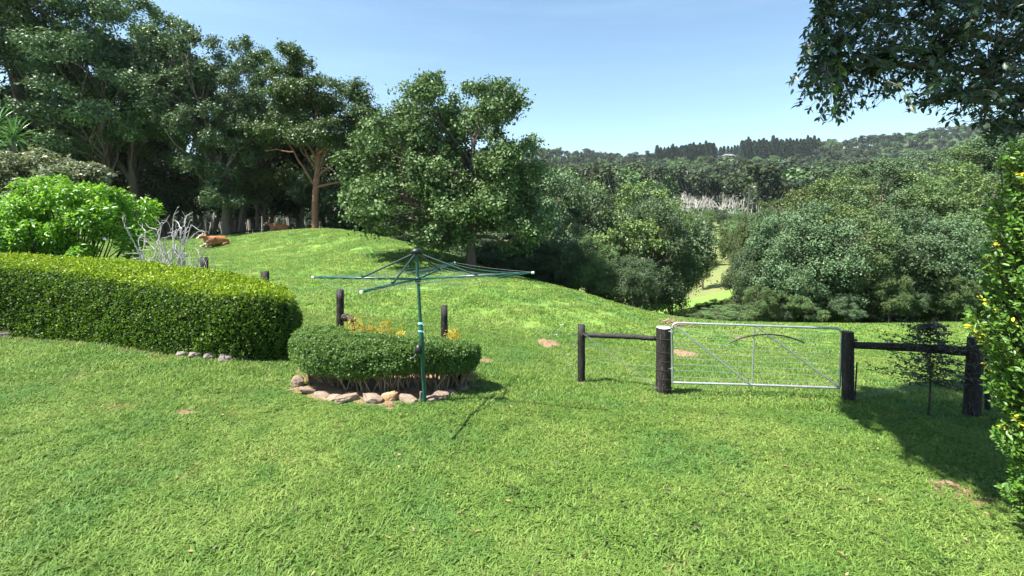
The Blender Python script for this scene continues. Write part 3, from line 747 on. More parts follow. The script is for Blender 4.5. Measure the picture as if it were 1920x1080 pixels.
for i, (px, D, top) in enumerate(((1252, 120, 400), (1285, 110, 398), (1310, 135, 388), (1350, 150, 392), (1375, 150, 388), (1410, 100, 400), (1238, 90, 402), (1325, 160, 398), (1385, 110, 405))):
    plant(px, D, top, ('laurel_a', 'rain_a', 'laurel_b')[i % 3], 'one of the dark trees on the valley floor below the bleached dead trees', 'trees on the valley floor', 1.2, name='valley_tree')
plant(1338, 34, 560, 'laurel_b', 'added bush standing in for tree shade in the meadow gap', None, .8, name='bush', cat='bush')  # added bush, covers the bright strip where the trees' shade would fall
for i, (px, D, top) in enumerate(((1350, 25, 578), (1378, 26, 572), (1320, 27, 588))):
    plant(px, D, top, 'laurel_b', ('low green bush at the meadow gap behind the gate top rail', 'larger low bush right of the meadow gap', 'small low bush at the shady edge of the meadow gap')[i], None, 1.0, name='bush', cat='bush')

# ------------------------------------------------------------------ clipped surfaces
def surf_points(rng, G, n):
    """random points and normals on a grid surface G[nu,nv,3]"""
    a = G[:-1, :-1]; b = G[1:, :-1]; c = G[1:, 1:]; d = G[:-1, 1:]
    nn = np.cross(c - a, d - b); ar = np.linalg.norm(nn, axis=-1).ravel(); nn = norm(nn).reshape(-1, 3)
    k = rng.choice(len(ar), n, p=ar / ar.sum()); u = rng.random((n, 1)); v = rng.random((n, 1))
    A, B, C, D = (q.reshape(-1, 3)[k] for q in (a, b, c, d))
    return A * (1 - u) * (1 - v) + B * u * (1 - v) + C * u * v + D * (1 - u) * v, nn[k]
def grid_faces(nu, nv):
    i = np.arange(nu - 1)[:, None] * nv; j = np.arange(nv - 1)[None]
    return np.stack([i + j, i + nv + j, i + nv + j + 1, i + j + 1], -1).reshape(-1, 4)
def clipped(rng, centre, zlo, zhi, hw, e=.42, caps=(True, True), cap_len=.8, nth=26, full=False):
    """centre: (n,2) ground line; superellipse cross-section; returns grid"""
    centre = np.asarray(centre, float); n = len(centre)
    t = np.gradient(centre, axis=0); t = norm(t); nrm = np.stack([t[:, 1], -t[:, 0]], -1)
    s = np.concatenate([[0], np.cumsum(np.linalg.norm(np.diff(centre, axis=0), axis=1))])
    k = np.ones(n)
    if caps[0]: k = np.minimum(k, np.clip(s / cap_len, 0, 1))
    if caps[1]: k = np.minimum(k, np.clip((s[-1] - s) / cap_len, 0, 1))
    k = np.sqrt(np.clip(1 - (1 - k) ** 2.6, 0, 1))
    th = np.linspace(-.5 * math.pi if full else -.12, 1.5 * math.pi if full else math.pi + .12, nth)
    cx = np.sign(np.cos(th)) * abs(np.cos(th)) ** e; sz = np.sign(np.sin(th)) * abs(np.sin(th)) ** e
    zc = (zlo + zhi) / 2 if full else zlo; hh = (zhi - zlo) / 2 if full else zhi - zlo
    kz = .55 + .45 * k
    P = np.zeros((n, nth, 3))
    P[:, :, 0] = centre[:, None, 0] + nrm[:, None, 0] * (hw * k)[:, None] * cx
    P[:, :, 1] = centre[:, None, 1] + nrm[:, None, 1] * (hw * k)[:, None] * cx
    P[:, :, 2] = zc[:, None] + (hh * kz)[:, None] * sz
    return P
def resample(pts, n):
    pts = np.asarray(pts, float); s = np.concatenate([[0], np.cumsum(np.linalg.norm(np.diff(pts, axis=0), axis=1))])
    q = np.linspace(0, s[-1], n); return np.stack([np.interp(q, s, pts[:, c]) for c in range(pts.shape[1])], -1)
def smooth(p, k=3):
    p = p.copy()
    for _ in range(k): p[1:-1] = (p[:-2] + p[2:] + 2 * p[1:-1]) / 4
    return p

# --- the long clipped hedge
rg = np.random.default_rng(50)
front = [hit(px, py)[:2] for px, py in ((-420, 618), (-200, 622), (0, 630), (150, 642), (300, 664), (430, 681), (500, 680))]
front = smooth(resample(front + [np.array(front[-1]) + (.58, .3)], 60), 10)
t_ = norm(np.gradient(front, axis=0)); nr = np.stack([-t_[:, 1], t_[:, 0]], -1)
HW = 1.0
cen = front + nr * HW
sx = cen[:, 0] / cen[:, 1] * F + 960
zt = np.interp(sx, [-400, 0, 200, 400, 520, 600], [1.98, 1.86, 1.70, 1.46, 1.28, 1.16])
zb = ground(cen[:, 0], cen[:, 1])
G = clipped(rg, cen, zb - .05, zt, np.full(60, HW), e=.24, cap_len=.6, nth=34)
G += (vnoise(G.reshape(-1, 3), 2.6, 9) * .035).reshape(60, 34, 1) * np.array([.6, .6, 1])
t = thing('clipped_hedge', 'long clipped hedge with bright yellow-green top sweeping in from the left edge', 'hedge', (0, 0, 0))
cc = np.stack([cen[:, 0], cen[:, 1], (zb + zt) / 2], -1)[:, None]
q = MB(); q.add((cc + (G - cc) * .90).reshape(-1, 3), grid_faces(60, 34)[:, ::-1]); obj('dark_core', (q, M['core']), t)
n = 200000; P, Nn = surf_points(rg, G, n); 
c_ = cc[np.clip((rg.random(n) * 60).astype(int), 0, 59), 0]
sg = np.sign(((P - np.array([cen[:, 0].mean(), cen[:, 1].mean(), .7])) * Nn).sum(1)); Nn = Nn * np.where(sg < 0, -1, 1)[:, None]
d_ = rg.random(n) ** 1.6 * .12
lump = vnoise(P, 9.0, 4)
P = P - Nn * d_[:, None] + Nn * (lump * .03 + .015)[:, None] + rg.normal(size=(n, 3)) * .012
vis = Nn[:, 1] < .75
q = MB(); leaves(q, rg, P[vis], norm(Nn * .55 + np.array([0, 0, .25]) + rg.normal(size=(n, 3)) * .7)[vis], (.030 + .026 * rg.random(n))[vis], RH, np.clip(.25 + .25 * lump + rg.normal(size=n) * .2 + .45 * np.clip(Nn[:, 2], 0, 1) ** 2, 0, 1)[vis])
# new shoots standing up from the top
up_ = Nn[:, 2] > .6; Pu = P[up_][:16000]
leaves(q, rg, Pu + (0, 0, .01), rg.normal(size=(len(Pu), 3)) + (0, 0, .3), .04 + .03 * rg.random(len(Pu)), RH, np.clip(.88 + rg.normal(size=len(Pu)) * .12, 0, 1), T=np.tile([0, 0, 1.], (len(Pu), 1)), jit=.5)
Pv = Pu[rg.integers(0, len(Pu), 900)]
for k in range(3):
    leaves(q, rg, Pv + (0, 0, .02 + .022 * k), rg.normal(size=(900, 3)) + (0, 0, .3), .035, RH, np.full(900, .9), T=np.tile([0, 0, 1.], (900, 1)), jit=.6)
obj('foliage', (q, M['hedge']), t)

# --- horseshoe bush round the hoist bed
BC = np.array([-2.12, 8.62])
def ring(a, rx, ry): a = np.radians(a); return np.stack([BC[0] + rx * np.cos(a), BC[1] + ry * np.sin(a)], -1)
ang = np.linspace(150, 385, 60)
cen = ring(ang, 1.16, .62)
zb0 = ground(cen[:, 0], cen[:, 1])
hgt = np.interp(ang, [150, 200, 270, 330, 385], [.90, .92, .84, .80, .72])
G = clipped(rg, cen, zb0 + .31, zb0 + hgt + .02, np.interp(ang, [150, 200, 270, 385], [.55, .52, .44, .40]), e=.62, cap_len=.45, nth=30, full=True)
G += (vnoise(G.reshape(-1, 3), 5, 3) * .03).reshape(60, 30, 1)
t = thing('clipped_bush', 'low clipped green bush on bare stems curving round the hoist bed', 'bush', (0, 0, 0))
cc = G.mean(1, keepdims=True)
q = MB(); q.add((cc + (G - cc) * .80).reshape(-1, 3), grid_faces(60, 30)); obj('dark_core', (q, M['core']), t)
n = 110000; P, Nn = surf_points(rg, G, n)
ci = ((P[:, None] - cc[None, ::6, 0]) ** 2).sum(-1).argmin(1); sg = ((P - cc[::6, 0][ci]) * Nn).sum(1); Nn *= np.where(sg < 0, -1, 1)[:, None]
lump = vnoise(P, 11.0, 4)
P = P - Nn * (rg.random(n) ** 1.4 * .10)[:, None] + Nn * (lump * .028)[:, None] + rg.normal(size=(n, 3)) * .012
keep = (P[:, 2] - zb0.mean() > .38 + .16 * vnoise(P, 5., 8)) | (rg.random(n) < .22)
q = MB(); leaves(q, rg, P[keep], norm(Nn * .5 + np.array([0, 0, .35]) + rg.normal(size=(n, 3)) * .7)[keep], (.022 + .024 * rg.random(n))[keep], RH, np.clip(.4 + .25 * lump + rg.normal(size=n) * .22, 0, 1)[keep])
obj('foliage', (q, M['box']), t)
sb = MB()
for i in range(120):
    a = 150 + rg.random() * 235; c = ring(a, 1.16 + rg.normal() * .14, .62 + rg.normal() * .13); z = g1(*c)
    for _ in range(2):
        d = rg.normal(size=2) * .16
        p = wob(rg, (c[0], c[1], z - .03), (c[0] + d[0], c[1] + d[1], z + .5), 6, .09); sb.tube(p, np.linspace(.011 + .007 * rg.random(), .004, 6), 5, cap=False)
        e = p[3] + np.array([*rg.normal(size=2) * .12, .2]); sb.tube(wob(rg, p[2], e, 4, .08), np.linspace(.007, .003, 4), 4, cap=False)
obj('stem', (sb, M['twig'], True), t)

patch('garden_bed', np.array([BC[0] - .02, BC[1] - .12]), 1.78, 1.12, M['soil'], .05, 3)

# --- stones
def rock_mesh(seed, m_='rock'):
    rng = np.random.default_rng(seed); bm = bmesh.new()
    p = rng.random((26, 3)) - .5; p = p / (np.abs(p).max(1, keepdims=True)) * (.42 + .1 * rng.random((26, 1)))
    for q in p: bm.verts.new(q)
    bmesh.ops.convex_hull(bm, input=bm.verts)
    bmesh.ops.delete(bm, geom=[v for v in bm.verts if not v.link_faces], context='VERTS')
    bmesh.ops.bevel(bm, geom=list(bm.edges), offset=.03, segments=2, affect='EDGES')
    bmesh.ops.triangulate(bm, faces=bm.faces); bmesh.ops.subdivide_edges(bm, edges=[e for e in bm.edges if e.calc_length() > .25], cuts=2, use_grid_fill=True)
    for v in bm.verts:
        v.co *= 1 + .035 * math.sin(v.co.x * 19 + seed) * math.sin(v.co.y * 17) + .03 * math.sin(v.co.z * 23 + seed)
    me = bpy.data.meshes.new('stone'); bm.to_mesh(me); bm.free()
    for pl in me.polygons: pl.use_smooth = False
    me.materials.append(M[m_]); return me
rocks = [rock_mesh(i) for i in range(5)]; rocks_t = rock_mesh(9, 'rock_tan'); rocks_g = [rock_mesh(i + 20, 'rock_grey') for i in range(3)]
t = thing('stone_edging', 'curved row of rough sandstone blocks edging the bed under the clipped bush', 'stone edging', (0, 0, 0))
spec = [(556, 716, 30, 30), (578, 731, 32, 20), (604, 739, 34, 18), (627, 743, 28, 16), (651, 747, 42, 22), (697, 749, 42, 26), (731, 744, 30, 24), (766, 748, 40, 24), (808, 747, 24, 20), (827, 742, 32, 22), (846, 735, 22, 18), (866, 727, 26, 16)]
for i, (px, py, w_, h_) in enumerate(spec):
    b0 = hit(px, py + 7); D = b0[1]
    o = obj('stone', rocks_t if i == 6 else rocks[i % 5], t)
    if i == 6: o['label'] = 'orange-tan stone of the row'
    o.location = (b0[0], D, b0[2] + h_ / F * D * .22); o.rotation_euler = (rg.normal() * .12, rg.normal() * .12, rg.normal() * .35 + (.5 if px > 800 else -.25 if px < 620 else 0))
    o.scale = (w_ / F * D * 1.02, .19, h_ / F * D * .75)
t = thing('stone_edging', 'few grey stones half hidden in the shade along the foot of the long hedge', 'stone edging', (0, 0, 0))
for i, (px, py, w_, h_) in enumerate(((334, 667, 22, 12), (360, 669, 20, 12), (388, 672, 22, 14), (417, 675, 32, 16), (452, 673, 22, 12), (487, 669, 22, 12), (515, 664, 24, 12), (8, 628, 22, 12))):
    b0 = hit(px, py + 4); D = b0[1]; o = obj('stone', rocks_g[i % 3], t)
    o.location = (b0[0], D + .08, b0[2] + .02); o.rotation_euler = (0, 0, rg.normal() * .4); o.scale = (w_ / F * D * 1.15, .22, h_ / F * D * 1.4)
q = patch('hedge_bed', (0, 0), .01, .01, M['dark_soil'], 0, 4); bpy.data.objects.remove(q); PATCH.pop()
hb = MB(); F2 = front - nr * .10; bk = front + nr * 2.0
row = [np.column_stack([p, ground(p[:, 0], p[:, 1]) + .012]) for p in (F2 + rg.normal(size=F2.shape) * .03, front + nr * .5, bk)]
hb.add(np.stack(row, 1).reshape(-1, 3), grid_faces(60, 3)[:, ::-1]); tag_s(obj('hedge_bed', (hb, M['dark_soil'], True)))

# --- golden plants behind the bush
def small_bush(name, label, c, r, h, n, leaf, m_, twig='twig', seed=1, up=.3, T=None, lf=LF, cat='plant', z0=0):
    rng = np.random.default_rng(seed); t = thing(name, label, cat, c)
    d = norm(rng.normal(size=(n, 3)) * (1, 1, .8) + (0, 0, .35)); d[:, 2] = abs(d[:, 2])
    rr = rng.random(n) ** .4; P = d * (r[0], r[1], h) * (rr * (1 + .22 * vnoise(d, 4., seed)))[:, None] + (0, 0, z0)
    mb = MB(); leaves(mb, rng, P, norm(d * .4 + (0, 0, up) + rng.normal(size=(n, 3)) * .5), leaf * (.7 + .6 * rng.random(n)), lf, None, T=norm(d + (0, 0, .4)), jit=.45)
    obj('foliage', (mb, M[m_]), t)
    tb = MB()
    for i in range(14):
        e = P[rng.integers(n)] * .9; tb.tube(wob(rng, (e[0] * .1, e[1] * .1, -.05), e, 5, .08), np.linspace(.012, .004, 5), 4, cap=False)
    obj('stem', (tb, M[twig]), t); return t
for i, (px, top, w_, D, lb_) in enumerate(((664, 596, 62, 9.1, 'golden-orange leafy plant beside the black log'), (693, 606, 40, 9.3, 'small golden plant between two larger golden plants'), (723, 600, 36, 9.2, 'tuft of bronze-gold leaves behind the middle of the bush'), (752, 618, 24, 9.2, 'low yellow plant just left of the hoist mast'), (848, 616, 34, 9.2, 'yellow-orange plant right of the hoist mast beside the square post'))):
    c = base(px, D); h = EYE - (top - HZ) / F * D - c[2]
    small_bush('golden_plant', lb_, (c[0], c[1], c[2] + h * .45), (w_ / 2 / F * D, .22), h * .58, 1100, .042, 'yellow', seed=60 + i)

# --- the rotary clothes hoist
b0 = hit(797, 756); HB = Vector(b0); D0 = b0[1]
top = Vector(P3(780.5, 466, D0)); mid = Vector(P3(784, 523, D0))
t = thing('clothes_hoist', 'dark green rotary clothes hoist standing at the front of the stone-edged bed', 'clothes hoist', b0)
def L(p): return np.array(Vector(p) - HB)
axis = (top - Vector(P3(797, 756, D0))).normalized(); Hm = (top - HB).length
def onm(k): return np.array(axis * Hm * k)
kk = (mid - HB).length / Hm
q = MB(); q.tube([onm(0) + (0, 0, -.1), onm(.38), onm(.385), onm(.40)], [.030, .030, .034, .034], 16); q.tube([onm(.40), onm(.45)], [.030, .030], 16); obj('mast', (q, M['green'], True), t)
q = MB(); q.tube([onm(.44), onm(.98)], [.024, .024], 16); obj('inner_mast', (q, M['green'], True), t)
q = MB(); q.tube([onm(.29), onm(.294), onm(.50), onm(.505)], [.031, .036, .036, .030], 16); obj('outer_sleeve', (q, M['green'], True), t)
q = MB(); q.tube([onm(.965), onm(.97), onm(.992), onm(1.0)], [.045, .085, .085, .03], 18); obj('head_cap', (q, M['blackp'], True), t)
q = MB(); q.tube([onm(kk - .02), onm(kk - .018), onm(kk + .012), onm(kk + .014)], [.03, .048, .048, .03], 14); obj('hub', (q, M['gdark'], True), t)
hbx = onm(.35); q = MB(); q.box(hbx + (-.045, -.035, .0), (.075, .06, .13)); q.tube([hbx + (-.07, -.05, -.05), hbx + (-.10, -.08, -.10), hbx + (-.16, -.10, -.13)], [.012, .010, .014], 8); obj('winding_handle', (q, M['blackp']), t)
for kq in (.50, .452):
    q = MB(); q.tube([onm(kq + .006) , onm(kq + .010), onm(kq + .018), onm(kq + .022)], [.030, .041, .041, .030], 12); q.tube([onm(kq + .014) + (.03, -.02, 0), onm(kq + .012) + (.055, -.03, -.015)], [.006, .004], 6); obj('plastic_tie', (q, M['cyan'], True), t)
def arm_dir(dx, dz): return np.array([dx, dz])
tips = {'right': P3(999, 511.5, D0 * (1 - .045)), 'left': P3(587, 520, D0 * (1 + .045)), 'near': P3(678, 547, D0 * (1 - .2316)), 'far': P3(852, 493, D0 * 1.2316)}
hubp = onm(kk)
arms = {k: L(v) for k, v in tips.items()}
q0 = [MB() for _ in range(2)]
for k, e in arms.items():
    q = MB(); s_ = hubp + (e - hubp) * .02
    mid_ = (s_ + e) / 2; ln = np.linalg.norm(e - s_); X_ = Vector(e - s_).normalized(); R = X_.to_track_quat('X', 'Z').to_matrix()
    q.box(mid_, (ln, .020, .032), R); arm = obj('arm', (q, M['green']), t)
    q = MB(); q.tube([e - np.array(X_) * .02, e + np.array(X_) * .02], [.018, .020], 10); obj('end_cap', (q, M['white'], True), arm)
    a_ = onm(.975); b_ = hubp + (e - hubp) * .52 + (0, 0, .01)
    q = MB(); q.tube([a_, b_], [.014, .014], 8); q.tube([b_ + (0, 0, -.02), b_ + (0, 0, .03)], [.02, .02], 8); obj('strut', (q, M['gdark'], True), t)
od = ['right', 'far', 'left', 'near']
wb = MB(); wc = MB()
for lv, fr in enumerate((.30, .42, .54, .66, .78, .90, .99)):
    for i in range(4):
        a_ = hubp + (arms[od[i]] - hubp) * fr; b_ = hubp + (arms[od[(i + 1) % 4]] - hubp) * fr
        tq = np.linspace(0, 1, 7)[:, None]; p = a_ + (b_ - a_) * tq; p[:, 2] -= np.sin(tq[:, 0] * math.pi) * .05 * (1 + .6 * math.sin(lv * 5 + i)) * fr - .012
        (wb if (lv + i) % 2 else wc).tube(p, .0022, 4, cap=False)
for k, e in arms.items():   # line wound along each arm
    nloop = 6; tq = np.linspace(.35, .98, 90)
    U = Vector(e - hubp).normalized(); A = U.cross(Vector((0, 0, 1))).normalized(); B = U.cross(A)
    p = [hubp + (e - hubp) * x + (np.array(A) * math.cos(x * 6.28 * 9) * .020 + np.array(B) * math.sin(x * 6.28 * 9) * .020) for x in tq]
    wb.tube(p, .002, 4, cap=False)
obj('clothes_line', (wb, M['line']), t); obj('clothes_line', (wc, M['wire']), t)
q = MB(); sp = hit(789, 756); o_ = L(sp); q.tube([o_ + (0, 0, -.05), o_ + (.0, 0, .17)], [.022, .018], 7); obj('ground_peg', (q, M['rock_grey']), t)

# ------------------------------------------------------------------ fence, gate
def square_post(mb, c, w_, h, lean=(0, 0), rng=rg):
    n = 7; z = np.linspace(-.25, h, n); pts = []
    for zz in z:
        r = w_ / 2 * (1 + rng.normal() * .02)
        pts.append([[c[0] + sx_ * r * (1 + rng.normal() * .03) + lean[0] * zz, c[1] + sy_ * r * .8 + lean[1] * zz, c[2] + zz] for sx_, sy_ in ((-1, -1), (1, -1), (1, 1), (-1, 1))])
    V = np.array(pts).reshape(-1, 3); f = [[i * 4 + j, i * 4 + (j + 1) % 4, (i + 1) * 4 + (j + 1) % 4, (i + 1) * 4 + j] for i in range(n - 1) for j in range(4)]
    f.append([(n - 1) * 4 + j for j in range(4)]); mb.add(V, f)
def round_post(mb, c, r, h, lean=(0, 0), rng=rg, sides=18):
    n = 9; z = np.linspace(-.25, h, n)
    th = np.arange(sides) / sides * 6.283; prof = 1 + .05 * np.sin(th * 3 + 1) + .03 * np.sin(th * 7)
    V = np.array([[[c[0] + math.cos(a) * r * prof[j] * (1.06 - .08 * zz / h + .012 * math.sin(zz * 9)) + lean[0] * zz, c[1] + math.sin(a) * r * prof[j] * 1.0 + lean[1] * zz, c[2] + zz] for j, a in enumerate(th)] for zz in z])
    i = np.arange(n - 1)[:, None] * sides; j = np.arange(sides)[None]; k = (j + 1) % sides
    mb.add(V.reshape(-1, 3), np.stack([i + j, i + k, i + sides + k, i + sides + j], -1).reshape(-1, 4))
    return V[-1]
def cap_mesh(ringv, dz=.003):
    q = MB(); c = ringv.mean(0); V = np.vstack([c + (ringv - c) * .97 + (0, 0, dz), c + (0, 0, dz + .004)]); n = len(ringv)
    q.add(V, [[i, (i + 1) % n, n] for i in range(n)]); q.add(np.vstack([c + (ringv - c) * 1.0 , c + (ringv - c) * .97 + (0, 0, dz)]), [[i, (i + 1) % n, n + (i + 1) % n, n + i] for i in range(n)]); return q
fence = thing('post_fence', 'dark timber post and wire fence running from the hedge to the left gate post', 'fence', hit(1090, 717))
FB = Vector(fence.location)
def lo(p): return np.array(Vector(p) - FB)
posts = []
for i, (px, pyt, D, w_) in enumerate(((384, 482, 16, 9), (497, 509, 13, 11), (638, 543, 12, 11), (833, 573, 10.3, 11.5), (1090, 609, 9.85, 12.5))):
    c = base(px, D); h = EYE - (pyt - HZ) / F * D - c[2]
    q = MB(); square_post(q, lo(c), w_ / F * D, h); obj('post', (q, M['post']), fence); posts.append((c, h))
c = hit(1244, 738); h = EYE - (614 - HZ) / F * c[1] - c[2]; LP, LH = c, h
q = MB(); rv = round_post(q, lo(c), 13.2 / F * c[1], h); o = obj('post', (q, M['post'], True), fence); o['label'] = 'thick round gate post with pale sawn top'
obj('post_top', (cap_mesh(rv), M['postend']), o)
q = MB()
for zz in (.12, .30, .46, .62, .78, 1.02):
    th = np.linspace(0, 6.3, 20); r_ = 14.3 / F * c[1]
    q.tube(np.stack([lo(c)[0] + np.cos(th) * r_, lo(c)[1] + np.sin(th) * r_, np.full(20, lo(c)[2] + zz * h / 1.2) + .01 * np.sin(th)], -1), .0035, 4, cap=False)
obj('wire_wrap', (q, M['rust']), o)
def rail_mesh(a, b, w_, h, rng, n=14, taper=(1, 1)):
    q = MB(); a = np.array(a); b = np.array(b); u = norm(b - a); s_ = np.array([-u[1], u[0], 0])
    V = []
    for i in range(n):
        t_ = i / (n - 1); p = a + (b - a) * t_ + (0, 0, math.sin(t_ * 3.1) * .012 + rng.normal() * .003)
        tk = taper[0] + (taper[1] - taper[0]) * t_
        V += [p + s_ * w_ / 2 * sx_ + np.array([0, 0, 1]) * h / 2 * tk * sz_ * (1 + rng.normal() * .05) for sx_, sz_ in ((-1, -1), (1, -1), (1, 1), (-1, 1))]
    f = [[i * 4 + j, i * 4 + (j + 1) % 4, (i + 1) * 4 + (j + 1) % 4, (i + 1) * 4 + j] for i in range(n - 1) for j in range(4)] + [[3, 2, 1, 0], [(n - 1) * 4 + j for j in range(4)]]
    q.add(np.array(V), f); return q
pc, ph = posts[-1]
obj('rail', (rail_mesh(lo(P3(1097, 628.5, 9.85)), lo(P3(1230, 635, 9.1)), .05, .085, rg, taper=(1.0, .95)), M['rail']), fence)
wb = MB()
pp = posts + [(LP, LH)]
for a, b in zip(pp[:-1], pp[1:]):
    for fr in (.85, .62, .40, .2):
        A_ = lo(a[0]) + (0, 0, a[1] * fr); B_ = lo(b[0]) + (0, 0, b[1] * fr); wb.tube([A_, (A_ + B_) / 2 - (0, 0, .015), B_], .0011, 4, cap=False)
wb.tube([lo(pc) + (.02, -.08, ph * .88), lo(LP) + (-.1, -.1, .12)], .003, 4, cap=False)
wb.tube([lo(pc) + (.02, -.085, ph * .86), lo(LP) + (-.1, -.11, .09)], .003, 4, cap=False)
obj('wire', (wb, M['wire']), fence)
for i, (px, py) in enumerate(((1054, 609), (1043, 627), (1076, 647), (1066, 664), (1067, 685), (1076, 702))):
    q = MB(); p = lo(P3(px, py, 9.86)); 
    for _ in range(4): d = rg.normal(size=3) * (.035, .01, .02); q.tube([p - d, p, p + d * .6], .004, 5)
    obj('wire_knot', (q, M['galv']), fence)

fr_ = thing('post_fence', 'dark timber post and rail fence running right from the gate latch post into the shade', 'fence', hit(1590, 754))
FB = Vector(fr_.location)
c = hit(1590, 754); h = EYE - (622 - HZ) / F * c[1] - c[2]; RP, RH_ = c, h
q = MB(); rv = round_post(q, lo(c), 9.8 / F * c[1], h); o = obj('post', (q, M['post'], True), fr_); o['label'] = 'round gate latch post'
obj('post_top', (cap_mesh(rv), M['post']), o)
q = MB()
for zz in (.3, .5, .7, .9, 1.1):
    th = np.linspace(0, 6.3, 16); r_ = 10.6 / F * c[1]; q.tube(np.stack([lo(c)[0] + np.cos(th) * r_, lo(c)[1] + np.sin(th) * r_, np.full(16, lo(c)[2] + zz * h / 1.2)], -1), .003, 4, cap=False)
obj('wire_wrap', (q, M['rust']), o)
c2 = hit(1822, 780); h2 = EYE - (634 - HZ) / F * c2[1] - c2[2]
q = MB(); rv = round_post(q, lo(c2), 13 / F * c2[1], h2, lean=(.06, 0)); o = obj('post', (q, M['post'], True), fr_); o['label'] = 'thick leaning corner post in the shade'
obj('post_top', (cap_mesh(rv), M['post']), o)
c3 = base(1851, 7.9); q = MB(); q.tube([lo(c3) + (0, 0, -.1), lo(c3) + (.0, 0, 1.5)], [.035, .03], 8); obj('stay_post', (q, M['post'], True), fr_)
obj('rail', (rail_mesh(lo(P3(1599, 647.5, 8.36)), lo(P3(1820, 659, 7.68)), .07, .125, rg, taper=(.8, 1.1)), M['rail']), fr_)
q = MB(); q.box(lo(P3(1604, 638, 8.36)), (.05, .04, .03)); obj('rail_bracket', (q, M['rust']), fr_)
wb = MB()
for fr in (1.02, .80, .62, .42, .25):
    A_ = lo(RP) + (0, 0, fr * RH_ * .85); B_ = lo(c2) + (0, 0, fr * h2 * .85); wb.tube([A_, (A_ + B_) / 2 - (0, 0, .02), B_], .0018, 4, cap=False)
    C_ = lo(base(2300, 7.2)) + (0, 0, fr * h2 * .85); wb.tube([B_, C_], .0018, 4, cap=False)
wb.tube([lo(RP) + (.1, 0, .08), lo(c2) + (-.1, 0, h2 * .55)], .004, 4, cap=False); wb.tube([lo(RP) + (.1, 0, .05), lo(c2) + (-.1, 0, h2 * .5)], .004, 4, cap=False)
obj('wire', (wb, M['wire']), fr_)
c = hit(1602, 752)
t = thing('steel_stake', 'thin rusty steel stake leaning beside the gate latch post', 'stake', c); q = MB(); q.tube([(0, 0, -.1), (.045, 0, .67)], [.012, .012], 6); obj('stake', (q, M['rust']), t)

# gate
A_ = np.array(P3(1261, 716, 8.93)); B_ = np.array(P3(1574, 727.5, 8.45)); C_ = np.array(P3(1579, 616, 8.45)); D_ = np.array(P3(1260, 605, 8.93))
gate = thing('farm_gate', 'galvanised pipe farm gate with wire mesh and two diagonal braces', 'gate', A_); FB = Vector(gate.location)
def bez(a, c, b, n=8): return [a * (1 - s) ** 2 + c * 2 * s * (1 - s) + b * s * s for s in np.linspace(0, 1, n)]
a, b, c, d = map(lo, (A_, B_, C_, D_)); r_ = .12
def tow(p, q_, k): return p + norm(q_ - p) * k
path = [a] + bez(tow(d, a, r_), d, tow(d, c, r_)) + bez(tow(c, d, r_), c, tow(c, b, r_)) + [b]
q = MB(); q.tube(path, .019, 10); q.tube([tow(a, d, -.012), a + (b - a) * .5, b], .021, 10); obj('frame', (q, M['galv'], True), gate)
mt = d + (c - d) * .498; mb_ = a + (b - a) * .49
q = MB(); q.tube([mt, mb_], .0125, 8); obj('centre_bar', (q, M['galv'], True), gate)
for s_, e_ in ((d + (.07, 0, -.07), mb_ + (-.02, 0, 0)), (mt + (.02, 0, 0), b + (-.02, 0, .02))):
    q = MB(); q.tube([s_ + (0, -.012, 0), e_ + (0, -.012, 0)], .0125, 8); obj('brace', (q, M['galv'], True), gate)
q = MB()
for k in (.09, .2, .3, .4, .49, .58, .66, .74, .82, .91):
    q.tube([a + (d - a) * k, (a + (d - a) * k + b + (c - b) * k) / 2 - (0, 0, .006), b + (c - b) * k], .0028, 4, cap=False)
for k in np.linspace(.05, .95, 19):
    q.tube([a + (b - a) * k, a + (b - a) * k + (d - a) * .62], .0018, 4, cap=False)
obj('wire_mesh', (q, M['galv']), gate)
P_ = [P3(x, y, 8.66 + (1440 - x) * .0014) for x, y in ((1366, 643), (1385, 634), (1410, 628), (1440, 626), (1470, 629), (1492, 636), (1507, 642))]
q = MB(); q.tube(smooth(resample([lo(p) + (0, -.02, 0) for p in P_], 24), 3), .013, 8); obj('poly_pipe', (q, M['hose'], True), gate, label='arched length of black poly pipe')
for k in (.22, .85):
    q = MB(); p = a + (d - a) * k; q.tube([p + (-.0, 0, -.03), p + (0, 0, .03)], .027, 8); q.tube([p, p + (-.11, .02, 0)], .010, 6); obj('hinge', (q, M['galv'], True), gate)
q = MB(); p = b + (c - b) * .78; q.tube([p, p + (.04, -.03, -.02), p + (.09, -.02, .01)], .008, 6); q.tube([p + (0, -.02, .05), p + (0, -.03, -.12)], .006, 6); obj('latch', (q, M['galv'], True), gate)

# log, pot, brush pile
c = base(652, 9.9)
z = EYE - (597 - HZ) / F * 9.9
t = thing('burnt_log', 'short charred log propped beside the square post among golden plants', 'log', (c[0], c[1], z)); q = MB()
th = np.linspace(0, 6.283, 9)[:-1]
q.tube(wob(rg, (-.13, .05, .03), (.14, -.05, -.05), 7, .04), [.05, .075, .08, .07, .08, .07, .05], 9); q.tube([(.12, -.04, -.05), (.15, -.05, -.35), (.15, -.05, z * -1 + c[2])], [.03, .03, .03], 6); obj('log', (q, M['post']), t)
c = base(866, 8.9); t = thing('plant_pot', 'black plastic pot half hidden at the right end of the clipped bush', 'pot', c)
q = MB(); q.tube([(0, 0, 0), (0, 0, .02), (0, 0, .56), (0, 0, .58), (0, 0, .60)], [.10, .11, .15, .165, .165], 18, cap=False); obj('pot', (q, M['blackp'], True), t)
q = MB(); q.tube([(0, 0, .50), (0, 0, .55)], [.14, .15], 14); obj('potting_soil', (q, M['dark_soil']), t)
c = hit(1263, 611); t = thing('brush_pile', 'small heap of dry brown branches behind the left gate post', 'brush pile', c); q = MB()
